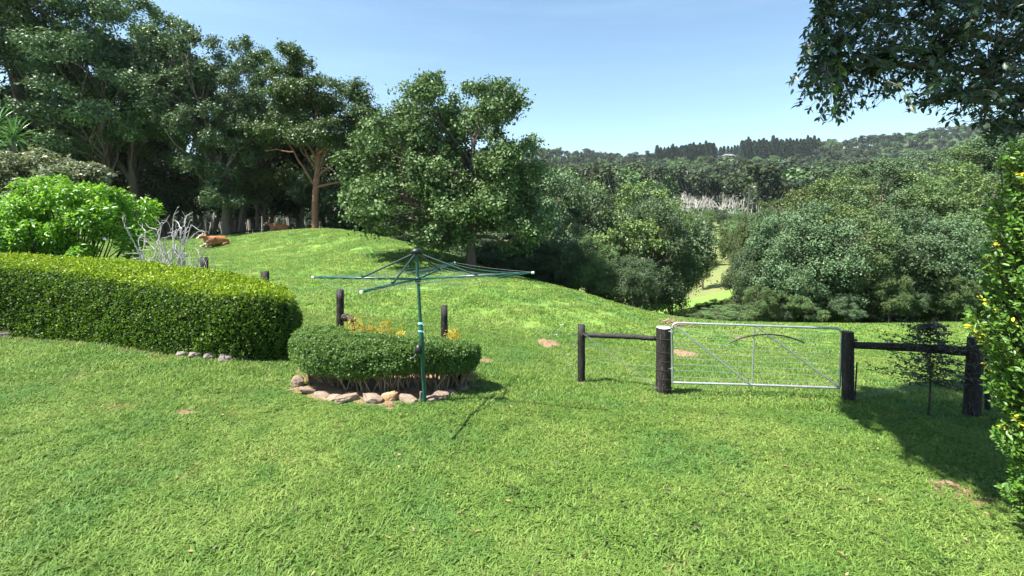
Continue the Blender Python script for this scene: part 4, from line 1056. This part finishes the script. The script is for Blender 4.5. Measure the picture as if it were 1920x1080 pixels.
for i in range(60):
    p0 = rg.normal(size=3) * (.32, .3, .03) + (0, 0, .06); d = rg.normal(size=3) * (.28, .2, .09); q.tube(wob(rg, p0, p0 + d + (0, 0, .03), 4, .1), np.linspace(.02, .006, 4), 5)
obj('branch', (q, M['twig']), t)

# worn patches of red soil
patch('bare_soil', hit(1027, 644), .34, .42, M['soil'], .05, 11)
patch('bare_soil', hit(1284, 664), .42, .42, M['soil'], .05, 12)
patch('bare_soil', hit(905, 677), .26, .22, M['soil'], .03, 13)
patch('bare_soil', hit(1089, 718), .10, .10, M['soil'], .01, 14)
patch('bare_soil', hit(1246, 737), .22, .13, M['soil'], .01, 15)
patch('bare_soil', hit(1590, 757), .22, .1, M['soil'], .01, 18)

for i, (px, py, a_, b_) in enumerate(((350, 772, .16, .10), (392, 780, .13, .06), (276, 833, .12, .07), (415, 720, .10, .06), (478, 724, .08, .05), (505, 714, .10, .06), (440, 842, .07, .05), (1210, 752, .08, .05), (1510, 750, .30, .13), (1795, 925, .30, .28), (1160, 655, .12, .10), (1385, 632, .4, .4), (985, 708, .3, .06))):
    patch('bare_soil', hit(px, py), a_, b_, M['soil'], .004, 30 + i, keep=.62 if a_ > .2 else .35)

# ------------------------------------------------------------------ shrubs at the left
def leafy(name, label, ells, D, n, leaf, m_, seed, ncl=40, cat='bush', twig='darktwig', lf=LF, rmin=.2, rmax=.45, bx=None):
    rng = np.random.default_rng(seed)
    b0 = base(bx if bx else ells[0][0], D)
    E = [px_ell(e[0], e[1], e[2], e[3], D + e[5], e[4], b0) for e in ells]
    cl = envelope(rng, E, ncl, rmin, rmax, .9, .2)
    w_ = cl[:, 3] ** 2; k = rng.choice(len(cl), n, p=w_ / w_.sum()); d = norm(rng.normal(size=(n, 3)) + (0, 0, .2))
    P = cl[k, :3] + d * cl[k, 3:6] * (rng.random(n) ** .4)[:, None] * (1 + .25 * vnoise(d + cl[k, :3], 3.3, 2))[:, None]
    mb = MB(); leaves(mb, rng, P, norm(d * .5 + (0, 0, .6) + rng.normal(size=(n, 3)) * .5), leaf * (.65 + .7 * rng.random(n)), lf, np.clip(rng.random(len(cl))[k] * .4 + rng.random(n) * .6, 0, 1), T=norm(d + (0, 0, .3)), jit=.6)
    t = thing(name, label, cat, b0); obj('foliage', (mb, M[m_]), t)
    tb = MB()
    for c in cl:
        tb.tube(wob(rng, (c[0] * .15, c[1] * .15, -.1), c[:3], 6, .06), np.linspace(.03, .008, 6), 5, cap=False)
    obj('stem', (tb, M[twig]), t)
    return t, P, b0
bt, bp_, bb = leafy('flowering_bush', 'bright lime-green bush with a few pale flowers behind the long hedge',
      [(130, 420, 118, 62, 1.3, 0), (60, 410, 92, 55, 1.2, 0), (165, 375, 75, 48, 1.0, .1), (225, 420, 52, 58, 1.0, 0), (40, 450, 80, 60, 1.2, -.2), (200, 455, 72, 45, 1.1, 0), (100, 370, 60, 35, .9, .2)], 13.6, 26000, .115, 'lime', 71, ncl=90, rmin=.2, rmax=.42)
fm = MB()
for a in range(5):
    th = a * 1.2566; fm.add([(0, 0, 0), (math.cos(th - .5) * .03, math.sin(th - .5) * .03, .006), (math.cos(th) * .05, math.sin(th) * .05, .002), (math.cos(th + .5) * .03, math.sin(th + .5) * .03, .006)], [[0, 1, 2, 3]])
flm = fm.mesh('flower', M['petal'])
for px, py in ((28, 414), (44, 422), (50, 426), (58, 412), (103, 452), (147, 408), (8, 430), (196, 448)):
    p = P3(px, py, 12.45) - bb; o = obj('flower', flm, bt); o.location = p; o.rotation_euler = (1.1, 0, px)
leafy('grey_shrub', 'fine-leaved grey-olive shrub behind the bright green bush', [(60, 335, 85, 38, 1.5, 0), (140, 345, 45, 34, 1.2, 0), (10, 350, 70, 45, 1.4, 0), (60, 375, 110, 40, 1.5, 0)], 16.5, 26000, .12, 'greyshrub', 72, ncl=60, lf=RH, rmin=.3, rmax=.6, bx=60)
# strappy yucca
def strap(L_, w_, bend):
    q = MB(); n = 7; V = []
    for i in range(n):
        s = i / (n - 1); wd = w_ * math.sin(min(1, .25 + s * 1.2) * 1.57) * (1 - s ** 3) + .002
        V += [(s * L_, -wd, .012 - bend * L_ * s * s), (s * L_, 0, -bend * L_ * s * s), (s * L_, wd, .012 - bend * L_ * s * s)]
    f = [[i * 3 + j, i * 3 + 3 + j, i * 3 + 4 + j, i * 3 + 1 + j] for i in range(n - 1) for j in range(2)]
    q.add(V, f); return q.mesh('leaf', M['yucca'])
straps = [strap(.85, .032, .10), strap(.8, .03, .25), strap(.75, .028, .45)]
t = thing('yucca', 'yucca with rosettes of long stiff leaves at the left edge before the tall trees', 'yucca', base(10, 18))
FB = Vector(t.location); q = MB()
for px, py in ((26, 262), (-6, 238), (-30, 270)):
    p = lo(P3(px, py, 18)); q.tube(wob(rg, (p[0] * .3, 0, -.2), p, 7, .02), np.linspace(.10, .06, 7), 8)
    for k in range(42):
        el = math.radians(85 - 110 * (k / 42)); az = k * 2.39996
        o = obj('leaf', straps[min(2, k // 15)], t); o.location = p; o.rotation_euler = (0, -el, az); o.location.z += .12 * (1 - k / 42)
        o.rotation_euler = Matrix.Rotation(az, 4, 'Z').to_3x3().to_4x4().__matmul__(Matrix.Rotation(-el, 4, 'Y')).to_euler()
obj('trunk', (q, M['bark'], True), t)
# pale bare shrub and seedlings
rb = np.random.default_rng(7); q = MB(); b0 = base(320, 13.0)
for i in range(19):
    e = np.array([-.78 + 1.56 * (i + rb.random()) / 19, rb.normal() * .3, 1.45 + 1.0 * rb.random() - b0[2] * .3]); s0 = np.array([e[0] * .15, e[1] * .15, -.05])
    p = wob(rb, s0, e, 9, .07, .03); r0 = .018 + .012 * rb.random(); q.tube(p, np.linspace(r0, .010, 9), 6, cap=False)
    for k in (4, 5, 6, 7, 8):
        d = norm(p[k] - p[k - 1] + rb.normal(size=3) * .75 * np.linalg.norm(p[k] - p[k - 1]) + (0, 0, .05)); ln = .22 + .3 * rb.random()
        p2 = wob(rb, p[k], p[k] + d * ln, 5, .12); q.tube(p2, np.linspace(r0 * .5, .006, 5), 5, cap=False)
        for m_ in (2, 4):
            d2 = norm(d + rb.normal(size=3) * .6); q.tube(wob(rb, p2[m_], p2[m_] + d2 * (.1 + .14 * rb.random()), 4, .1), np.linspace(.008, .004, 4), 4, cap=False)
o = obj('bare_shrub', (q, M['deadwood'], True)); o.location = b0
o['label'] = 'leafless shrub of bleached twisting branches between bright bush and cow'; o['category'] = 'bare shrub'
for i, (px, top_, D, m_, lb_) in enumerate(((437, 462, 12.3, 5, 'tall bare forked stem poking above the hedge near the leftmost fence post'), (414, 478, 12.2, 6, 'thin bare sprig just left of the tall forked stem'), (475, 490, 12.2, 7, 'low bare twigs beside the short fence post above the hedge'))):
    o = obj('bare_sapling', dead_mesh(80 + i, 2.2, .40, .014, 3, n0=1 + (i == 2), m_='deadwood' if i == 0 else 'twig')); b0 = base(px, D); o.location = b0
    tp = EYE - (top_ - HZ) / F * D - b0[2]; zmax = max(v.co.z for v in o.data.vertices); s = tp / zmax; o.scale = (s * .8, s * .8, s); o['label'] = lb_; o['category'] = 'bare sapling'
    if i == 2: o.scale = (s, s, s)

# ------------------------------------------------------------------ cows lying down
def cow(name, label, loc, rz, s=1.0):
    t = thing(name, label, 'cow', loc, rz); t.scale = (s, s, s)
    # +x is forward (head), z up
    V = [(0, 0, .42), (.35, 0, .43), (.62, 0, .47), (.80, 0, .60), (.96, 0, .76), (1.14, 0, .72), (1.30, -.0, .64),
         (-.35, 0, .40), (-.65, 0, .36), (.58, .25, .22), (.88, .30, .08), (.62, .32, .06), (.58, -.25, .22), (.90, -.28, .08), (.66, -.32, .06),
         (-.45, .34, .24), (-.05, .46, .16), (-.30, .50, .06), (-.45, -.32, .24), (.0, -.42, .10), (.25, -.46, .06)]
    Rr = [.36, .33, .27, .17, .15, .125, .075, .36, .25, .14, .06, .045, .14, .06, .045, .20, .10, .05, .2, .10, .05]
    E = [(0, 1), (1, 2), (2, 3), (3, 4), (4, 5), (5, 6), (0, 7), (7, 8), (2, 9), (9, 10), (10, 11), (2, 12), (12, 13), (13, 14), (7, 15), (15, 16), (16, 17), (7, 18), (18, 19), (19, 20)]
    me = bpy.data.meshes.new('cow_body'); me.from_pydata([Vector(v) for v in V], E, []); ob = obj('body', me, t)
    sk = ob.modifiers.new('skin', 'SKIN'); 
    for i, r in enumerate(Rr): me.skin_vertices[0].data[i].radius = (r, r)
    me.skin_vertices[0].data[0].use_root = True
    ss = ob.modifiers.new('sub', 'SUBSURF'); ss.levels = 2; ss.render_levels = 2
    dg = bpy.context.evaluated_depsgraph_get(); m2 = bpy.data.meshes.new_from_object(ob.evaluated_get(dg)); ob.modifiers.clear(); ob.data = m2; m2.materials.clear(); m2.materials.append(M['cow'])
    for p in m2.polygons: p.use_smooth = True
    for sy in (-1, 1):
        q = MB(); q.add([(.98, sy * .10, .84), (.93, sy * .20, .87), (.95, sy * .32, .84), (1.0, sy * .30, .80), (1.01, sy * .17, .77), (.99, sy * .2, .82)], [[0, 1, 5], [1, 2, 5], [2, 3, 5], [3, 4, 5], [4, 0, 5]]); obj('ear', (q, M['cow']), t)
        q = MB(); q.tube([(1.10, sy * .105, .79), (1.12, sy * .125, .79)], [.026, .012], 8); obj('eye', (q, M['cowdark']), t)
        q = MB(); q.tube([(.94, sy * .07, .88), (.94, sy * .13, .95), (.97, sy * .14, 1.0)], [.03, .022, .008], 7); obj('horn', (q, M['cowpale'], True), t)
        q = MB(); q.tube([(.80, sy * .30, .065), (.60, sy * .335, .05)], [.055, .05], 8); q.tube([(.92, sy * .29, .08), (1.0, sy * .29, .07)], [.06, .045], 8); obj('hoof', (q, M['cowpale'], True), t)
    q = MB(); q.tube([(1.27, 0, .65), (1.345, 0, .62), (1.365, 0, .615)], [.088, .08, .045], 12); obj('muzzle', (q, M['cowpale'], True), t)
    q = MB(); q.tube([(1.06, 0, .856), (1.16, 0, .822), (1.28, 0, .735)], [.028, .045, .03], 10); obj('blaze', (q, M['cowpale'], True), t)
    q = MB(); q.tube([(-.85, 0, .42), (-.96, .05, .30), (-.95, .12, .10), (-.80, .2, .03)], [.035, .028, .02, .015], 7); q.tube([(-.80, .2, .03), (-.62, .25, .03)], [.03, .045], 7); obj('tail', (q, M['cowpale'], True), t)
    q = MB(); q.tube([(.55, 0, .17), (.78, 0, .30)], [.16, .10], 10); obj('brisket', (q, M['cowpale'], True), t)
    return t
cow('cow', 'ginger cow with pale face lying on the sunlit mound facing the camera', hit(408, 462) - (0, 0, .03), math.radians(-118), 1.05)
cow('cow', 'ginger cow lying in the tree shade near the gum trunk', base(527, 42) - (0, 0, .02), math.radians(-160), 1.0)

# fallen timber at the mound edge
q = MB(); q.tube(wob(rg, (-1.6, 0, .05), (1.4, .3, .2), 8, .04), np.linspace(.09, .04, 8), 7)
for i in range(6): q.tube(wob(rg, (-1 + i * .4, .1, .1), (-.8 + i * .45, .2, .55), 4, .1), np.linspace(.04, .012, 4), 5)
t = thing('fallen_branch', 'dark fallen branch lying under the trees between the two cows', 'branch', base(470, 43)); obj('branch', (q, M['darktwig']), t)

# ------------------------------------------------------------------ small shaded sapling
c = hit(1740, 781); t = thing('sapling', 'slender dark-leaved sapling in the tree shade before the right fence', 'sapling', c)
rg = np.random.default_rng(90); q = MB(); lbm = MB(); Hs = EYE - (590 - HZ) / F * c[1] - c[2]
tr = wob(rg, (0, 0, -.05), (.02, 0, Hs * .93), 10, .02); q.tube(tr, np.linspace(.017, .006, 10), 7)
for i in range(110):
    k = 3.2 + 5.6 * rg.random(); k0 = int(k); s_ = tr[k0] + (tr[min(k0 + 1, 9)] - tr[k0]) * (k - k0); a = rg.random() * 6.28
    ln = (.25 + .55 * rg.random()) * (1.15 - .05 * (k - 4.5) ** 2 * .9 if k > 4.5 else .9 + .05 * k); ln = max(ln, .12); e = s_ + np.array([math.cos(a) * ln, math.sin(a) * ln, ln * (-.1 + .45 * rg.random())])
    p = wob(rg, s_, e, 6, .05, .03); q.tube(p, np.linspace(.006, .002, 6), 4, cap=False)
    m = 26; u = rg.random(m) ** .7 * 4.99; ui = u.astype(int); P = p[ui] + (p[ui + 1] - p[ui]) * (u - ui)[:, None] + rg.normal(size=(m, 3)) * .018
    leaves(lbm, rg, P, np.tile([0, 0, 1.], (m, 1)) + rg.normal(size=(m, 3)) * .7, .035 + .028 * rg.random(m), LF, None, T=np.tile(norm(e - s_), (m, 1)) - (0, 0, .3), jit=.7)
obj('trunk', (q, M['darktwig'], True), t); obj('foliage', (lbm, M['sapling']), t)

# ------------------------------------------------------------------ golden-tipped shrub at the right edge
rg = np.random.default_rng(95)
t = thing('glossy_shrub', 'tall glossy shrub with golden young tips filling the right picture edge', 'shrub', base(2010, 4.3)); FB = Vector(t.location)
q = MB(); lbm = MB()
edge_y = np.array([270, 330, 400, 460, 520, 570, 620, 700, 780, 850, 920, 960]); edge_x = np.array([1892, 1868, 1850, 1832, 1838, 1808, 1822, 1850, 1862, 1880, 1884, 1925])
stems = [wob(rg, (rg.normal() * .15, rg.normal() * .15, -.1), (rg.normal() * .15 + .2, rg.normal() * .3, 2.9), 12, .03) for _ in range(7)]
for st in stems: q.tube(st, np.linspace(.03, .008, 12), 6)
for i in range(2100):
    py = 262 + rg.random() * 720; ex = np.interp(py, edge_y, edge_x) + 14 * math.sin(py * .06) + 6
    px = ex + rg.random() ** 1.15 * (2140 - ex)
    ins = min(1, (px - ex) / 120); D = 4.35 + (rg.random() - .5) * (.35 + 1.1 * ins)
    e = lo(P3(px, py, D))
    if e[2] < .03: continue
    st = stems[rg.integers(7)]; k = int(np.clip(e[2] / 3.2 * 11 - 2, 0, 11)); s_ = e + norm(st[k] - e) * min(.4, np.linalg.norm(st[k] - e))
    p = wob(rg, s_, e, 5, .06, .05); q.tube(p, np.linspace(.005, .002, 5), 4, cap=False)
    m = 15; u = (1 - rg.random(m) ** 1.6) * 3.99; ui = u.astype(int); P = p[ui] + (p[ui + 1] - p[ui]) * (u - ui)[:, None]
    outw = norm(e - s_); tip = (u > 2.9) & (rg.random() < .07)
    tone = np.where(tip, .95, rg.random(m) * .85)
    leaves(lbm, rg, P, norm(np.tile([-.3, -.3, .8], (m, 1)) + rg.normal(size=(m, 3)) * .55), .036 + .026 * rg.random(m), LF, tone, T=np.tile(outw, (m, 1)), jit=.75)
obj('stem', (q, M['darktwig'], True), t); obj('foliage', (lbm, M['lilly']), t)

# ------------------------------------------------------------------ overhanging tree, trunk outside the picture on the right
rg = np.random.default_rng(97)
tb0 = np.array([9.2, 6.2, g1(9.2, 6.2)])
t = thing('overhanging_tree', 'dark leafy branches of a tree hanging into the upper right corner', 'tree', tb0); FB = Vector(t.location)
tr = wob(rg, (0, 0, -.3), (-1.2, .6, 8.5), 10, .03); q = MB(); q.tube(tr, np.linspace(.26, .10, 10), 10)
lbm = MB()
poly = np.array([(1515, -60), (1528, 20), (1512, 70), (1500, 110), (1478, 150), (1500, 205), (1560, 238), (1585, 236), (1640, 205), (1700, 208), (1752, 232), (1775, 262), (1800, 232), (1835, 240), (1855, 285), (1885, 290), (1900, 240), (2050, 230), (2050, -60)], float)
def inside(x, y):
    c_ = False
    for (x0, y0), (x1, y1) in zip(poly, np.roll(poly, -1, 0)):
        if (y0 > y) != (y1 > y) and x < (x1 - x0) * (y - y0) / (y1 - y0) + x0: c_ = not c_
    return c_
def bough(a, b, r, n=9, sag=-.08): p = wob(rg, a, b, n, .04, sag); q.tube(p, np.linspace(r, r * .25, n), 7, cap=False); return p
bs = [bough(tr[4], lo(P3(1560, 120, 5.2)), .07), bough(tr[5], lo(P3(1660, 40, 5.8)), .08), bough(tr[4], lo(P3(1800, 190, 4.8)), .06), bough(tr[3], lo(P3(1870, 240, 5.0)), .05), bough(tr[5], lo(P3(1540, 30, 5.5)), .06)]
BP = np.vstack(bs)
def spray(e, hang, m, size, jit=.5, tonehi=.94, sl=.5):
    d2 = ((BP - e) ** 2).sum(1); s0 = BP[d2.argmin()]; ln = np.linalg.norm(s0 - e); s_ = e + (s0 - e) / (ln + 1e-6) * min(ln, sl) + (0, 0, .08)
    p = wob(rg, s_, e, 6, .06, -.06); q.tube(p, np.linspace(.006, .002, 6), 4, cap=False)
    u = (1 - rg.random(m) ** 1.3) * 4.99; ui = u.astype(int); P = p[ui] + (p[ui + 1] - p[ui]) * (u - ui)[:, None] + rg.normal(size=(m, 3)) * .012
    tone = rg.random(m) * tonehi
    if rg.random() < .02: tone = np.full(m, 1.)
    leaves(lbm, rg, P, norm(rg.normal(size=(m, 3)) * .6 + (0, -.2, .7)), size * (.75 + .5 * rg.random(m)), LF, tone, T=np.tile(norm(e - s_) * .6 + (0, 0, -hang), (m, 1)), jit=jit)
n_ = 0
while n_ < 1150:
    px = 1475 + rg.random() * 560; py = -60 + rg.random() * 350
    if not inside(px, py): continue
    if 1590 < px < 1880 and 195 < py < 228 and rg.random() < .35: continue
    D = 5.3 + rg.normal() * .5; spray(lo(P3(px, py, D)), .55, 12, .074); n_ += 1
# the high crown above the picture; its shade falls over the right fence
high = [bough(tr[7], (-5.2, 2.2, 8.0), .09), bough(tr[8], (-7.2, 1.8, 8.4), .09), bough(tr[6], (-4.5, .8, 7.4), .08), bough(tr[8], (-5.4, 4.0, 8.8), .08), bough(tr[9], (-2.5, 3.4, 9.0), .08)]
BP = np.vstack(high)
shade = np.array([hit(*p)[:2] for p in ((1545, 765), (1610, 742), (1700, 722), (1800, 708), (1905, 705), (2150, 735), (2350, 900), (2050, 1010), (1870, 960), (1800, 915), (1700, 872), (1680, 835), (1580, 790))])
poly = shade; lo2, hi2 = shade.min(0), shade.max(0); n_ = 0
while n_ < 2600:
    g_ = lo2 + rg.random(2) * (hi2 - lo2)
    if not inside(*g_): continue
    if g_[1] < 4.7: continue
    z = 7.3 + rg.random() ** 1.5 * 1.9
    p = np.array([g_[0] + SUNV.x / SUNV.z * z, g_[1] + SUNV.y / SUNV.z * z, z])
    if (z - .5 - EYE) / p[1] < .4346 + .03: continue
    spray(lo(p), .4, 16, .13, tonehi=.9, sl=.7); n_ += 1
VP = [(1480 + rg.random() * 620, -60 + rg.random() * 340, 5.3 + rg.normal() * .6) for _ in range(1100)]  # more unseen sprays added sunward of the hanging leaves to darken them
for px, py, D in VP:
    p = P3(px, py, D); z = 7.2 + rg.random() * 1.8; k_ = (z - p[2]) / SUNV.z
    p = p + np.array(SUNV) * k_
    if (z - .5 - EYE) / p[1] < .4646 or p[1] < 5.3: continue
    spray(lo(p), .4, 14, .13, tonehi=.9, sl=.7)
obj('trunk', (q, M['bark'], True), t); obj('foliage', (lbm, M['over']), t)

# ------------------------------------------------------------------ turf: short blades over the lawn, coarser tufts over the paddock
def turf(seed, w_, n, h, bw, lean=.8):
    rng = np.random.default_rng(seed); mb = MB()
    P = np.column_stack([(rng.random((n, 2)) - .5) * w_, np.zeros(n) - .004]); a = rng.random(n) * 6.28
    H = h * (.5 + .9 * rng.random(n)); ln = H * lean * rng.random(n) * 1.6
    dx = np.cos(a); dy = np.sin(a); W = bw * (.6 + .7 * rng.random(n))
    V = np.zeros((n, 5, 3)); sx_, sy_ = -dy, dx
    for k, (s, wd, zz) in enumerate(((0, 1, 0), (0, -1, 0), (.45, 1, .62), (.45, -1, .62), (1, 0, .95))):
        V[:, k, 0] = P[:, 0] + dx * ln * s + sx_ * W * wd * (.5 if k < 4 else 0); V[:, k, 1] = P[:, 1] + dy * ln * s + sy_ * W * wd * (.5 if k < 4 else 0); V[:, k, 2] = P[:, 2] + H * zz
    tone = np.clip(.25 + .75 * rng.random(n), 0, 1)
    b_ = np.arange(n)[:, None] * 5
    mb.add(V.reshape(-1, 3), b_ + np.array([[0, 1, 3, 2]]), tone)
    mb.f.append(b_ + np.array([[2, 3, 4]])); mb.t.append(tone)
    return mb.mesh('turf', M['blade'])
def strew(name, seed, D0_, D1_, dens, variants, sc0, sc1, umax=1.3, pw=1.0):
    rng = np.random.default_rng(seed)
    st = dens ** -.5; gx_, gy_ = np.meshgrid(np.arange(-umax * D1_, umax * D1_, st), np.arange(D0_, D1_, st))
    X = gx_.ravel() + (rng.random(gx_.size) - .5) * st * .9; Y = gy_.ravel() + (rng.random(gx_.size) - .5) * st * .9
    k_ = abs(X) < umax * Y; X = X[k_]; Y = Y[k_]; n = len(X)
    ok = np.ones(n, bool)
    for cx, cy, rx, ry, rot, keep in PATCH:
        ok &= ((((X - cx) / (rx * .95)) ** 2 + ((Y - cy) / (ry * .95)) ** 2) > 1 - .45 * rng.random(n)) | ((rng.random(n) < keep) & (rx < 1))
    X, Y = X[ok], Y[ok]; n = len(X); Z = ground(X, Y)
    e = .05; gx = (ground(X + e, Y) - Z) / e; gy = (ground(X, Y + e) - Z) / e
    yaw = rng.random(n) * 6.28
    # tilt with the slope
    rx = gy; ry = -gx
    c_, s_ = np.cos(yaw), np.sin(yaw)
    rots = np.stack([rx * c_ + ry * s_, -rx * s_ + ry * c_, yaw], -1)
    s = sc0 + (sc1 - sc0) * rng.random(n)
    hgt = s * np.clip(1 + .3 * vnoise(np.stack([X, Y, Z * 0], -1), .9, 77), .7, 1.35)
    scatter(name, np.stack([X, Y, Z], -1), rots, np.stack([s, s, hgt], -1), variants, rng.integers(0, len(variants), n))
T1 = [turf(i, .30, 330, .030, .0095, 2.0) for i in range(4)]
T2 = [turf(10 + i, .55, 330, .045, .010, 1.2) for i in range(3)]
T3 = [turf(20 + i, 1.1, 420, .06, .02, 1.2) for i in range(3)]
strew('lawn_grass', 1, 2.6, 8.2, 24, T1, .85, 1.2)
strew('fence_grass', 2, 8.0, 15, 8, T2, .85, 1.3)
strew('paddock_grass', 3, 14.5, 48, 1.6, T3, .8, 1.3, 1.15)

rg = np.random.default_rng(120); mb = MB(); n = 900
Y = 3.6 + rg.random(n) * 6.5; X = (rg.random(n) ** .7 * 1.9 - .85) * Y; Z = ground(X, Y) + .03 + .012 * rg.random(n)
leaves(mb, rg, np.stack([X, Y, Z], -1), np.tile([0, 0, 1.], (n, 1)) + rg.normal(size=(n, 3)) * .35, .035 + .03 * rg.random(n), LF, rg.random(n))
M['litter'] = leafmat('fallen_leaf', (.04, .055, .02), (.09, .085, .03), (.34, .24, .11), c3at=.86, trans=.1, spec=.3)
tag_s(obj('fallen_leaves', (mb, M['litter'])), 'stuff')

# ------------------------------------------------------------------ air
hm = bpy.data.materials.new('air'); hm.use_nodes = True; hn = hm.node_tree; hn.nodes.clear()
ho = hn.nodes.new('ShaderNodeOutputMaterial'); pv = hn.nodes.new('ShaderNodeVolumePrincipled'); pv.inputs['Density'].default_value = .00008
pv.inputs['Color'].default_value = (.82, .90, 1, 1); pv.inputs['Anisotropy'].default_value = .2
hn.links.new(pv.outputs[0], ho.inputs['Volume'])
q = MB(); q.box((0, 1400, 105), (9000, 4200, 270)); o = obj('haze', (q, hm)); o['kind'] = 'stuff'
